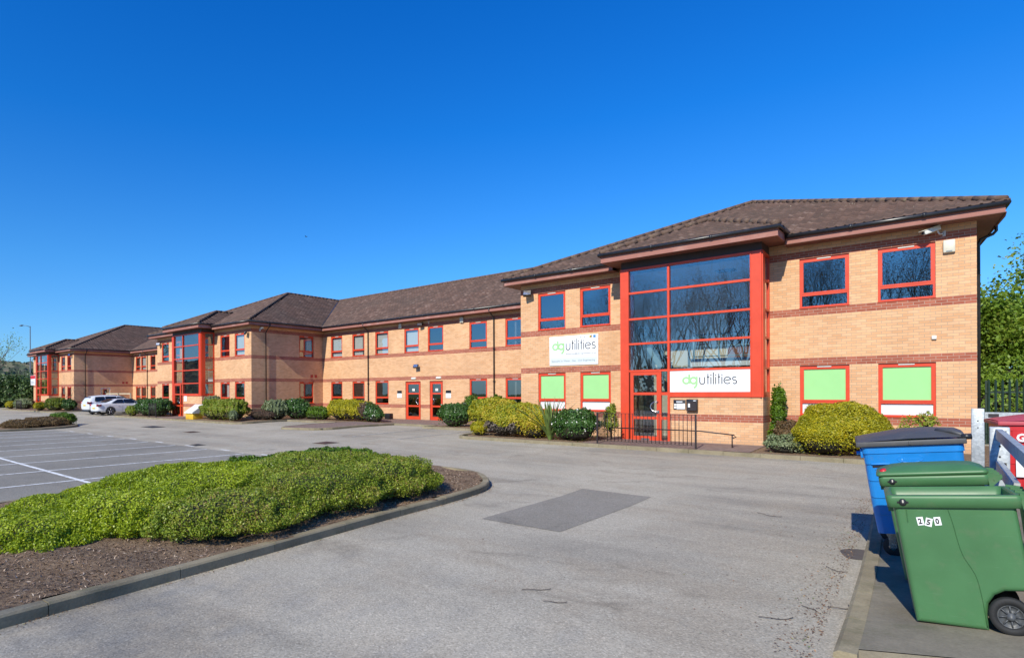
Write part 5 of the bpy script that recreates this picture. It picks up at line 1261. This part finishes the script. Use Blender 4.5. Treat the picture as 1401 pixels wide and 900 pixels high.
def big_bin(name, loc, rz, tilt, label, col, lidc, group, extra=None):
    """four-wheeled flip-lid bin; its short end (local -y) is the face with the oval boss, hinge at +x"""
    e = empty(name, loc, (0, -tilt, rz)); e.scale = (1.02, 1.0, 1.12); tag(e, label, 'bin', group); C_ = M[col]
    bm = bmesh.new(); lv = []
    steps = [(.22, .60, .80), (.24, .76, .95), (.44, .775, .99), (.442, .78, 1.01), (.62, .79, 1.05), (.622, .795, 1.07), (.80, .805, 1.10), (.802, .81, 1.12), (.98, .82, 1.15), (.982, .835, 1.17), (1.09, .845, 1.19), (1.092, .865, 1.21), (1.17, .87, 1.22), (1.20, .855, 1.21)]
    for z, a, b in steps: lv.append([bm.verts.new(p) for p in ((-a/2, -b/2, z), (a/2, -b/2, z), (a/2, b/2, z), (-a/2, b/2, z))])
    for u, v in zip(lv, lv[1:]):
        for i in range(4): j = (i+1) % 4; bm.faces.new((u[i], u[j], v[j], v[i]))
    bm.faces.new(lv[0][::-1]); bm.faces.new(lv[-1])
    ve = [x for x in bm.edges if abs(x.verts[0].co.z-x.verts[1].co.z) > 1e-4]
    bmesh.ops.bevel(bm, geom=ve, offset=.045, segments=4, affect='EDGES', profile=.5)
    mb = MB(); mb.bm(bm, C_)
    def fy(z):
        for (z0, _, b0), (z1, _, b1) in zip(steps, steps[1:]):
            if z0 <= z <= z1: return -(b0+(b1-b0)*(z-z0)/max(z1-z0, 1e-6))/2
        return -.6
    mb.rbox(-.34, .40, fy(.93)-.010, fy(.93)+.02, .925, .935, .004, C_); mb.rbox(.325, .335, fy(.9)-.008, fy(.9)+.03, .55, 1.07, .003, C_)
    for x in (-.22, .06): mb.rbox(x-.006, x+.006, fy(.4)-.008, fy(.6)+.04, .27, .78, .003, C_)
    mb.build('body', e)
    ov = MB(); ov.tube([(-.02+.115*cos(t), fy(1.05)-.002, 1.035+.040*sin(t)) for t in np.linspace(0, 2*pi, 40)[:-1]], .004, C_, 6, closed=True, caps=False); ov.build('oval_boss', e)
    hp = MB(); hp.box(-.36, -.21, fy(.95)-.004, fy(.95)+.03, .945, .975, M['ink']); hp.rbox(-.37, -.20, fy(.98)-.022, fy(.98)+.02, .977, .992, .004, C_); hp.build('fork_pocket', e)
    t = MB(); t.tube([(-.42, -.50, 1.10), (-.49, -.50, 1.10)], .020, C_, 10); t.rbox(-.455, -.43, -.56, -.42, 1.05, 1.15, .006, C_); t.build('trunnion', e)
    # lid: low at the front (left), swelling up, hinged at the right
    L = MB(); n = 18; vs = []
    for i in range(n+1):
        a = i/n; x = -.47+.92*a; hz = .012+.085*min(1, a*1.9+.05)**.75*(1 if a < .75 else 1-.25*(a-.75)/.25)
        for k in range(9):
            b = k/8; y = -.635+1.27*b; cr = 1-(abs(2*b-1))**5*.72; vs.append((x, y, 1.212+hz*cr))
    m_ = 9; fs = [(i*m_+k, i*m_+k+1, (i+1)*m_+k+1, (i+1)*m_+k) for i in range(n) for k in range(m_-1)]
    L.add(vs, fs, M[lidc], True)
    L.rbox(-.475, .455, -.645, -.625, 1.168, 1.222, .008, M[lidc]); L.rbox(-.475, .455, .625, .645, 1.168, 1.222, .008, M[lidc]); L.rbox(-.485, -.465, -.64, .64, 1.168, 1.222, .008, M[lidc]); L.rbox(.435, .455, -.64, .64, 1.168, 1.222, .008, M[lidc])
    L.rbox(-.02, .0, -.653, -.64, 1.175, 1.215, .003, M[lidc])
    L.build('lid', e)
    a_ = MB(); a_.tube([(.24, -.40, 1.300), (.36, -.52, 1.285), (.46, -.60, 1.235)], .020, M[lidc], 8); a_.tube([(.42, -.62, 1.235), (.50, -.62, 1.235)], .028, M['black_plastic'], 10); a_.build('lid_arm', e)
    for cx_, cy_ in ((-.26, -.42), (.26, -.42), (-.26, .42), (.26, .42)):
        w_ = MB(); w_.lathe([(.085, -.022), (.1, -.014), (.1, .014), (.085, .022), (.05, .024), (.0, .024)], (cx_, cy_, .1), (.3, 1, 0), M['rubber'], 20); wo = w_.build('caster', e)
        f = MB(); f.box(cx_-.05, cx_+.05, cy_-.05, cy_+.05, .215, .245, M['steel']); f.box(cx_-.04, cx_+.03, cy_-.045, cy_-.038, .09, .215, M['steel']); f.box(cx_-.04, cx_+.03, cy_+.038, cy_+.045, .09, .215, M['steel']); f.lathe([(.045, 0), (.045, .056)], (cx_, cy_-.028, .1), (.0, 1, 0), M['steel'], 14); f.build('fork', wo)
    if extra: extra(e, fy)
    return e
RB = .10
def blue_x(e, fy):
    text('TAYLOR', .05, lambda a, b: (-.105+a, fy(1.05)-.003, 1.018+b), M['bin_blue'], e, 'embossed_name', width=.17, bold=.002)
bw = put((-.97, -12.35), (-.26, -.42), RB)
big_bin('large_bin', (bw[0], bw[1], -.215), RB, .10, 'large blue four-wheeled bin with dark grey curved lid behind the green bins', 'bin_blue', 'lid_grey', None, blue_x)
def red_x(e, fy):
    b = MB(); b.quad((-.33, -.600, .93), (.38, -.600, .93), (.38, -.606, 1.10), (-.33, -.606, 1.10), M['bin_red']); b.build('label_band', e)
    b = MB(); b.quad((-.30, -.55, .44), (.36, -.55, .44), (.36, -.585, .80), (-.30, -.585, .80), M['sign_white']); p = b.build('label', e)
    text('GENERAL', .15, lambda a, b: (-.29+a, -.612, .945+b), M['sign_white'], e, 'lettering', width=.62, bold=.006)
    text('GENERAL', .08, lambda a, b: (-.27+a, -.592, .69+b), M['sign_red'], p, 'lettering', width=.36, bold=.004)
    text('WASTE', .08, lambda a, b: (-.24+a, -.592, .59+b), M['sign_red'], p, 'lettering', width=.28, bold=.004)
big_bin('large_bin', (.52, -7.4, -.14), RB, .03, 'large red four-wheeled general waste bin with white label behind the steel posts', 'bin_red', 'lid_red', None, red_x)
e = wheelie((.20, -13.1, -.02), .1, .1, 'red wheelie bin showing a sliver at the right edge behind the green bins', col='bin_red', lid='closed'); del e['group']

# galvanised bin corral
def post(x, y, h, w_, label):
    z = gh(x, y)+.1; e = empty('steel_post', (x, y, z)); tag(e, label, 'post', 'steel posts of the bin corral')
    b = MB(); b.rbox(-w_/2, w_/2, -w_/2, w_/2, 0, h, .008, M['galv']); b.box(-w_/2-.05, w_/2+.05, -w_/2-.05, w_/2+.05, 0, .012, M['galv']); b.build('column', e)
    for q in (.72, .82):
        c = MB(); c.lathe([(.012, 0), (.012, .006), (0, .006)], (0, -w_/2, h*q), (0, -1, 0), M['black_steel'], 10); c.build('bolt', e)
    return e
post(-.10, -4.63, 1.34+.13-.1, .19, 'back galvanised steel post close to the corner of the building')
post(-.02, -10.19, 1.20+.3-.1, .19, 'front galvanised steel post between the blue bin and the red bin')
e = empty('steel_rail', (0, -4.63, 1.14)); tag(e, 'galvanised top rail running right from the back steel post', 'rail', 'steel rails of the bin corral')
b = MB(); b.box(.0, 3.4, -.04, .04, 0, .13, M['galv']); b.build('beam', e); b = MB(); b.box(.05, .2, -.05, -.041, .03, .1, M['black_steel']); b.build('fixing', e)
for z, l in ((1.075, 'upper dark steel rail sloping out of the photo from the front steel post'), (.655, 'lower dark steel rail from the front steel post down behind the green bins')):
    e = empty('steel_rail', (-.02, -10.3, z)); tag(e, l, 'rail', 'steel rails of the bin corral')
    b = MB(); L0 = -5.2 if z > 1 else -2.6; sl2 = -.006 if z > 1 else .0
    b.add([(-.01-.006*y+a, y, c+sl2*(-y)) for y in (0, L0) for a, c in ((-.03, 0), (.03, 0), (.03, .125), (-.03, .125))], [(0, 1, 2, 3), (7, 6, 5, 4), (0, 4, 5, 1), (1, 5, 6, 2), (2, 6, 7, 3), (3, 7, 4, 0)], M['galv']); b.build('beam', e)
    b = MB(); b.box(-.02, .06, -.03, .02, .02, .1, M['black_steel']); b.build('fixing', e)

# ------------------------------------------------------------------ trees, fence, lamp, hill
def grow(mb, rnd, p, d, L, r, lvl, tips, spread=.6, up=.25, n=3, taper=.62, mat=None):
    q = p; k = 4; pts = [tuple(p)]; rs = [r]
    for i in range(k):
        d = (d+Vector((rnd.uniform(-.18, .18), rnd.uniform(-.18, .18), rnd.uniform(-.05, .12)))).normalized()
        q = q+d*(L/k); pts.append(tuple(q)); rs.append(r*(1-(1-taper)*(i+1)/k))
    mb.tube(pts, rs, mat or M['bark'], 5 if lvl > 1 else 3, caps=False)
    if lvl == 0: tips.append((q, d, L)); tips.append((Vector(pts[2]), d, L)); return
    for i in range(n):
        t = rnd.randint(2, 4) if i else 4; s = Vector(pts[t])
        a = rnd.uniform(0, 2*pi); dd = (d+Vector((cos(a), sin(a), rnd.uniform(-.3, .5)))*spread+Vector((0, 0, up))).normalized()
        grow(mb, rnd, s, dd, L*rnd.uniform(.6, .85), rs[t]*.72, lvl-1, tips, spread, up, n, taper, mat)
def tree(name, loc, h, seed, label, mat='tree', leafn=12000, size=.09, sp=.55, group=None, trunk_r=.16, lv=4, n=3, leafspread=.5, low=0):
    rnd = random.Random(seed); e = empty(name, loc); tag(e, label, 'tree', group)
    mb = MB(); tips = []
    mb.tube([(0, 0, -.2), (0, 0, h*.1), (rnd.uniform(-.1, .1), 0, h*.25)], [trunk_r*1.2, trunk_r, trunk_r*.85], M['bark'], 8); tr = mb.build('trunk', e)
    lb = MB()
    for i in range(5):
        a = 2*pi*i/5+rnd.uniform(-.4, .4); grow(lb, rnd, Vector((0, 0, h*rnd.uniform(.08 if low else .18, .27))), Vector((cos(a)*.7, sin(a)*.7, 1.0 if not low else .6)).normalized(), h*.27, trunk_r*.6, lv-1, tips, sp, .22, n)
    lb.build('limbs', e)
    if leafn:
        T_ = np.array([tuple(t[0]) for t in tips]); i = rng.integers(0, len(T_), leafn); P = T_[i]+rng.normal(0, leafspread, (leafn, 3))*np.array([1, 1, .8])
        P = P[P[:, 2] > .15]; Nn = rng.normal(0, 1, P.shape)+np.array([0, -.3, .6]); V, F, _ = leaves(P, Nn, size, None, .6, .3)
        mesh_np('crown', V, F, LM[mat], np.clip(rng.normal(.5, .2, len(P))+.08*np.sin(i[:len(P)]*.7), 0, 1), e)
    return e
TG = 'trees behind the boundary fence'
tree('leafy_tree', (2.4, 10.5, 0), 6.0, 11, 'dense yellow green tree just right of the nearest brick corner behind the fence', 'tree', 26000, .07, .6, TG, leafspread=.42, low=1)
tree('leafy_tree', (4.4, 13.5, 0), 8.6, 12, 'taller sparse tree at the right edge with bare twigs reaching highest', 'tree', 15000, .075, .5, TG, leafspread=.45)
tree('leafy_tree', (1.25, 13.0, 0), 6.0, 13, 'olive green tree half hidden by the brick corner', 'tree', 22000, .08, .6, TG, leafspread=.5, low=1)
shrub('undergrowth', (2.5, 7.8, 0), [(0, 0, 1.0, 3.2, 1.0, 1.3), (3, .5, 1.2, 2.5, 1.0, 1.6), (-1.4, 1, 1.3, 1.3, 1.2, 1.6)], 'tree', 26000, .06, 'thick green undergrowth behind the palisade fence', 'shrub', TG, s=.8)
shrub('undergrowth', (12, 10, 0), [(0, 0, 1.6, 5, 2.0, 2.6), (-4, 1, 1.6, 3, 2, 2.2)], 'treedark', 16000, .1, 'dark thicket beyond the bin corral right of the leafy trees', 'shrub', TG, s=.8)
# palisade fence: posts, rails and pales
e = empty('palisade_fence', (.35, 5.4, -.03)); tag(e, 'dark green steel palisade fence running right from the nearest brick corner', 'fence')
pg = plain('dark green fence paint', (.008, .028, .018), .5, 0, .2, 8)
b = MB()
for i in range(60):
    x = i*.155; b.add([(x, 0, .08), (x+.03, -.014, .08), (x+.06, 0, .08), (x, 0, 2.0), (x+.03, -.014, 2.12), (x+.06, 0, 2.0)], [(0, 1, 4, 3), (1, 2, 5, 4)], pg)
o = b.build('pales', e)
b = MB(); b.box(-.05, 9.3, .01, .05, .35, .40, pg); b.box(-.05, 9.3, .01, .05, 1.65, 1.70, pg); b.build('rails', e)
for i in range(4):
    b = MB(); b.box(i*2.75-.05, i*2.75+.05, .05, .13, -.1, 2.05, pg); b.build('post', e)
# left side: dark hedgerow trees, a bare-branched tree, wooded hill, street lamp
TL = 'trees beyond the farthest block'
for k, (x, y, h, m, lb) in enumerate(((-88, 4, 4.9, 'treedark', 'dark dense tree next to the red and white board beyond the farthest block'), (-93, 1.0, 4.4, 'treedark', 'dark green tree at the far left just above the little golden shrub'),
        (-97, 7.5, 5.4, 'treedark', 'dark tree standing behind the street lamp'), (-92, -4.5, 4.2, 'tree', 'paler green bushy tree cut by the left edge of the photo'), (-84.5, 9.5, 5.2, 'treedark', 'dark tree touching the roof edge of the farthest block'))):
    tree('leafy_tree', (x, y, -.1), h, 30+k, lb, m, 13000, .16, .6, TL, leafspread=.75, low=1, lv=3)
    shr = None
tree('bare_tree', (-66.5, -7.6, -.2), 9.2, 52, 'almost bare tree reaching in with thin branches at the left edge', 'tree', 1600, .07, .75, TL, .15, 4, 3, .3)
shrub('hedgerow', (-91, 2.5, -.1), [(0, 0, .8, 4, 5, 1.6), (5, 4, .8, 4, 4, 1.6), (-3, -7, .7, 4, 5, 1.5)], 'treedark', 24000, .14, 'dark hedgerow closing the car park at the far left', 'hedge', TL, s=.8)
hv = []; hf = []; nx, ny = 60, 10
for j in range(ny):
    for i in range(nx):
        a = radians(100+110*i/(nx-1)); R_ = 330+60*j; z = (20+3.0*sin(a*9)+2.2*sin(a*23+1))*sin(min(1, j/4)*pi/2)+j*1.2
        hv.append((-40+R_*cos(a), -20+R_*sin(a), z if j else -3))
for j in range(ny-1):
    for i in range(nx-1): hf.append((j*nx+i, (j+1)*nx+i, (j+1)*nx+i+1, j*nx+i+1))
o = mesh_np('hill', hv, hf, M['grass'], None, smooth=True); tag(o, kind='structure')
n = 26000; a = np.radians(rng.uniform(100, 210, n)); R_ = rng.uniform(335, 520, n); j = (R_-330)/60
z = (20+3.0*np.sin(a*9)+2.2*np.sin(a*23+1))*np.sin(np.minimum(1, j/4)*pi/2)+j*1.2
P = np.stack([-40+R_*np.cos(a), -20+R_*np.sin(a), z+rng.uniform(0, 4.5, n)], 1); V, F, _ = leaves(P, np.stack([-np.cos(a), -np.sin(a), np.ones(n)], 1), 2.2, None, .7, .5)
wm = attr_mat('distant woodland', [(0, (.03, .05, .03)), (.5, (.07, .085, .05)), (.8, (.12, .12, .075)), (1, (.16, .13, .09))], .9, 0, noise=.02, shift=.3)
tag(mesh_np('distant_woods', V, F, wm, rng.random(n)), kind='stuff')
e = empty('street_lamp', (-91.2, 2.8, -.1)); tag(e, 'tall grey street lamp standing above the trees left of the farthest block', 'street lamp')
sg_ = plain('grey lamp column', (.12, .14, .16), .5, .2, .1, 3)
b = MB(); b.tube([(0, 0, 0), (0, 0, 1.6), (0, 0, 1.65), (0, 0, 11)], [.11, .11, .075, .055], sg_, 10); b.build('column', e)
b = MB(); b.tube([(0, 0, 10.9), (-.3, -.35, 11.05), (-.7, -.8, 11.1)], [.04, .035, .03], sg_, 8); b.build('arm', e)
b = MB(); b.rbox(-1.35, -.6, -.95, -.62, 11.03, 11.17, .05, sg_); b.build('lantern', e)
# woodland edge across the road, behind the viewpoint: what the windows mirror
def treeline():
    rnd = random.Random(5); mb = MB(); tips = []
    for k, x in enumerate(np.arange(-50, 16, 2.75)):
        y = -53+rnd.uniform(-3, 3)
        if k == 16: x, y = -3.4, -40.3
        h = 14.6 if k == 16 else (rnd.uniform(15.5, 18.5) if x > -14 else rnd.uniform(14, 17)) if x > -34 else rnd.uniform(9, 12)
        mb.tube([(x, y, -.5), (x+.1, y, h*.35)], [.18, .13], M['bark'], 5, caps=False)
        for i in range(5):
            a = rnd.uniform(0, 2*pi); grow(mb, rnd, Vector((x, y, h*rnd.uniform(.1, .33))), Vector((cos(a)*.35, sin(a)*.35, 1)).normalized(), h*.26, .08, 4, tips, .45, .35, 3, .55)
    for k, x in enumerate(np.arange(-44, 16, 2.9)):      # a second row behind
        y = -60+rnd.uniform(-2, 2); h = rnd.uniform(15, 19) if x > -34 else rnd.uniform(9, 12)
        mb.tube([(x, y, -.5), (x+.1, y, h*.35)], [.18, .13], M['bark'], 5, caps=False)
        for i in range(5):
            a = rnd.uniform(0, 2*pi); grow(mb, rnd, Vector((x, y, h*rnd.uniform(.1, .33))), Vector((cos(a)*.35, sin(a)*.35, 1)).normalized(), h*.28, .08, 3, tips, .45, .35, 3, .55)
    o = mb.build('treeline'); tag(o, kind='stuff')
    T_ = np.array([tuple(t[0]) for t in tips]); n = 110000; i = rng.integers(0, len(T_), n); P = T_[i]+rng.normal(0, .6, (n, 3)); P = P[P[:, 2] > 0]
    V, F, _ = leaves(P, rng.normal(0, 1, P.shape), .045, None, .6, .3); tag(mesh_np('treeline_leaves', V, F, LM['bronze'], rng.random(len(P)), None), kind='stuff')
    P = np.stack([rng.uniform(-50, 18, 16000), rng.uniform(-58, -51, 16000), rng.uniform(0, 1, 16000)**1.4*4.6], 1); V, F, _ = leaves(P, rng.normal(0, 1, P.shape), .2, None, .6, .3)
    tag(mesh_np('treeline_undergrowth', V, F, LM['treedark'], rng.random(len(P)), None), kind='stuff')
treeline()

# ------------------------------------------------------------------ parked cars
def car_paint():
    m = NT('white car paint'); m.bsdf((.72, .73, .75), .28, 0, None, .5, Coat_Weight=.8, Coat_Roughness=.04); return m.mat
M['paint'] = car_paint(); M['car_glass'] = plain('dark car glass', (.012, .014, .018), .06, 0, .1, 2, 0, .8)
M['tail'] = plain('red tail lamp', (.45, .01, .02), .15, 0, .1, 6); M['alloy'] = plain('grey alloy wheel', (.34, .34, .36), .3, .7, .1, 10); M['plate'] = plain('yellow number plate', (.72, .50, .04), .5, 0, .03, 2)
def car(name, loc, rz, label, stations, L, W, wb, belt, suv):
    """stations: (x from rear, z lower, z belt, z roof, half width) lofted along the length"""
    e = empty(name, loc, (0, 0, rz)); tag(e, label, 'car', 'white cars parked before the farthest wing')
    rows = []
    for (x, zl, zb, zr, hw, tw) in stations:
        mid = (zl+zb)/2
        half = [(0, zl), (hw*.86, zl), (hw*.97, zl+.10), (hw, mid), (hw*.985, zb-.06), (hw*.95, zb), (tw, zr-.05), (tw*.85, zr-.012), (0, zr)]
        ring = [(y, z) for y, z in half]+[(-y, z) for y, z in half[-2:0:-1]]
        rows.append([(x, y, z) for y, z in ring])
    n = len(rows[0]); vs = [p for r in rows for p in r]; fs = []; gl = []
    for i in range(len(rows)-1):
        for k in range(n):
            f = (i*n+k, (i+1)*n+k, (i+1)*n+(k+1) % n, i*n+(k+1) % n); fs.append(f)
    mb = MB(); mb.add(vs, fs, M['paint'], True); mb.add(rows[0], [tuple(range(n))], M['paint']); mb.add(rows[-1], [tuple(range(n-1, -1, -1))], M['paint'])
    body = mb.build('body', e); ss = body.modifiers.new('smooth', 'SUBSURF'); ss.levels = 1; ss.render_levels = 2
    return e, rows
def car_fit(e, L, W, wb, r0, wr, side, rear, front, lampz, suv):
    # side windows (as inset dark panes just proud of the body side), wheels, lamps, plate
    for sy in (-1, 1):
        for pts in side:
            g = MB(); P = [(x, sy*y, z) for x, y, z in pts]; g.poly(P, M['car_glass']); g.build('side_window', e)
        for x in (r0, r0+wb):
            w_ = MB(); w_.lathe([(wr*.62, -.11), (wr*.95, -.11), (wr, -.08), (wr, .08), (wr*.95, .115), (wr*.74, .118), (wr*.72, .09)], (x, sy*(W/2-.10), wr), (0, sy, 0), M['rubber'], 28); wo = w_.build('wheel', e)
            h = MB(); h.lathe([(wr*.72, 0), (wr*.70, .02), (wr*.66, .0)], (x, sy*(W/2-.015), wr), (0, sy, 0), M['alloy'], 28)
            for k in range(5):
                t = 2*pi*k/5+.3; h.tube([(x+.04*cos(t), sy*(W/2+.008), wr+.04*sin(t)), (x+wr*.68*cos(t+.08), sy*(W/2+.0), wr+wr*.68*sin(t+.08))], [.035, .028], M['alloy'], 5)
            h.lathe([(.06, 0), (.05, .02), (0, .02)], (x, sy*(W/2-.0), wr), (0, sy, 0), M['alloy'], 12); h.build('rim', wo)
            a = MB(); a.tube([(x+(wr+.035)*cos(t), sy*(W/2-.012), wr+(wr+.035)*sin(t)) for t in np.linspace(-.25, pi+.25, 22)], .032, M['black_plastic'], 6); a.build('wheel_arch', e)
        t = MB(); t.rbox(-.01 if not suv else .0, .24, sy*(W/2-.33), sy*(W/2-.02), lampz, lampz+.13, .03, M['tail']); t.build('tail_light', e)
        hl = MB(); hl.rbox(L-.42, L-.10, sy*(W/2-.36), sy*(W/2-.06), lampz-.10, lampz+.03, .03, M['alloy']); hl.build('headlight', e)
        m = MB(); m.rbox(L*.60, L*.60+.16, sy*(W/2-.02), sy*(W/2+.16), lampz+.10, lampz+.23, .03, M['paint']); m.build('mirror', e)
        d = MB(); d.tube([(L*.32, sy*(W/2+.003), lampz-.02), (L*.36, sy*(W/2+.006), lampz-.02)], .012, M['alloy'], 6); d.tube([(L*.40, sy*(W/2-.005), .35), (L*.40, sy*(W/2-.004), lampz+.02)], .005, M['black_plastic'], 4); d.build('door_handle', e)
    g = MB(); g.poly(rear, M['car_glass']); g.build('rear_window', e); g = MB(); g.poly(front, M['car_glass']); g.build('windscreen', e)
    p = MB(); p.rbox(-.02, .0, -.26, .26, .52 if not suv else .72, .63 if not suv else .83, .004, M['plate']); p.build('number_plate', e)
    b = MB(); b.rbox(-.015, .25, -W/2+.12, W/2-.12, .22, .36, .04, M['black_plastic']); b.build('bumper_insert', e)
# coupe
st = [(0, .34, .80, .84, .70, .66), (.06, .27, .90, .95, .82, .72), (.35, .22, .96, 1.0, .90, .74), (.75, .20, .97, 1.06, .93, .66), (1.35, .20, .97, 1.30, .93, .60), (1.9, .20, .97, 1.38, .93, .60), (2.5, .20, .96, 1.375, .93, .61), (3.0, .20, .95, 1.27, .93, .64), (3.55, .20, .93, .99, .93, .72), (4.1, .21, .88, .92, .92, .70), (4.6, .24, .76, .80, .86, .62), (4.86, .32, .60, .64, .70, .5)]
e, _ = car('white_coupe', (-51.45, -3.28, -.05), pi/2-.0, 'white low coupe parked nose to the building, nearer of the two white cars', st, 4.86, 1.86, 2.85, .96, False)
car_fit(e, 4.86, 1.86, 2.85, .98, .335, [[(1.02, .90, 1.0), (2.05, .90, 1.0), (2.05, .66, 1.32), (1.62, .66, 1.30)], [(2.10, .90, 1.0), (3.35, .90, .98), (2.72, .67, 1.30), (2.10, .66, 1.325)]],
        [(.62, -.62, 1.085), (.62, .62, 1.085), (1.30, .52, 1.335), (1.30, -.52, 1.335)], [(3.50, -.70, 1.05), (2.85, -.55, 1.36), (2.85, .55, 1.36), (3.50, .70, 1.05)], .76, False)
st = [(0, .45, .98, 1.02, .78, .70), (.05, .36, 1.02, 1.10, .88, .72), (.20, .30, 1.05, 1.42, .92, .66), (.50, .28, 1.06, 1.60, .94, .66), (1.2, .28, 1.06, 1.66, .95, .67), (2.2, .28, 1.05, 1.66, .95, .68), (2.9, .28, 1.04, 1.58, .95, .68), (3.6, .28, 1.02, 1.10, .95, .74), (4.2, .30, .96, 1.0, .92, .70), (4.55, .34, .82, .86, .84, .6), (4.68, .42, .66, .70, .7, .5)]
e, _ = car('white_estate_car', (-54.35, -3.0, -.05), pi/2, 'white tall estate car parked nose to the building, farther of the two white cars', st, 4.68, 1.90, 2.75, 1.06, True)
car_fit(e, 4.68, 1.90, 2.75, .95, .35, [[(.50, .92, 1.12), (1.35, .92, 1.12), (1.35, .73, 1.52), (.62, .72, 1.50)], [(1.42, .92, 1.12), (2.35, .92, 1.11), (2.35, .74, 1.53), (1.42, .73, 1.53)], [(2.42, .92, 1.11), (3.35, .92, 1.08), (2.86, .76, 1.46), (2.42, .74, 1.52)]],
        [(.10, -.68, 1.13), (.10, .68, 1.13), (.30, .58, 1.50), (.30, -.58, 1.50)], [(3.58, -.74, 1.12), (2.98, -.62, 1.56), (2.98, .62, 1.56), (3.58, .74, 1.12)], .93, True)

# grit bin and small things by the entrances
e = empty('grit_bin', (-36.9, -2.2, -.02)); tag(e, 'yellow grit bin with sloping off-white lid beside the middle block entrance', 'grit bin')
b = MB(); b.rbox(-.5, .5, -.35, .35, 0, .42, .03, M['yellow']); b.build('body', e)
b = MB(); b.add([(-.56, -.42, .42), (.56, -.42, .42), (.56, .38, .95), (-.56, .38, .95), (-.56, -.42, .49), (.56, -.42, .49), (.56, .38, 1.0), (-.56, .38, 1.0), (-.54, .38, .42), (.54, .38, .42)], [(0, 1, 5, 4), (4, 5, 6, 7), (1, 2, 6, 5), (3, 0, 4, 7), (2, 3, 7, 6), (0, 8, 9, 1), (0, 3, 8), (1, 9, 2), (3, 2, 9, 8)], M['white']); b.build('lid', e)
e = empty('planter_box', (-26.15, 5.2, .06)); tag(e, 'small black planter box on the paving left of the two red doors', 'planter')
b = MB(); b.rbox(-.22, .22, -.18, .18, 0, .34, .02, M['black_plastic']); b.build('box', e); b = MB(); b.box(-.19, .19, -.15, .15, .341, .35, M['soil']); b.build('soil', e)
e = empty('bin_store', (-60.3, 2.2, 0)); tag(e, 'open pale timber frame behind the white cars by the farthest block', 'frame'); tm = plain('pale timber', (.52, .44, .30), .7, 0, .15, 6)
for x in (-1.4, 1.4):
    for y in (-.6, .6): b = MB(); b.box(x-.05, x+.05, y-.05, y+.05, -.1, 1.75, tm); b.build('post', e)
b = MB(); b.box(-1.35, 1.35, -.64, -.56, 1.65, 1.76, tm); b.box(-1.35, 1.35, .56, .64, 1.65, 1.76, tm); b.build('top_rail', e)
# a bird high over the car park
e = empty('bird', (-32.2, 3.5, 12.27), (0, 0, .6)); e.scale = (.5,)*3; tag(e, 'tiny dark bird flying in the blue sky above the roofs', 'bird')
b = MB(); b.tube([(-.16, 0, 0), (-.05, 0, .01), (.08, 0, .02), (.15, 0, .03), (.19, 0, .02)], [.01, .035, .04, .025, .004], M['black_plastic'], 8); b.add([(.05, .02, .02), (-.04, .02, .02), (-.10, .30, .10), (-.03, .28, .11)], [(0, 1, 2, 3)], M['black_plastic']); b.add([(.05, -.02, .02), (-.04, -.02, .02), (-.10, -.30, .10), (-.03, -.28, .11)], [(3, 2, 1, 0)], M['black_plastic']); b.build('body', e)
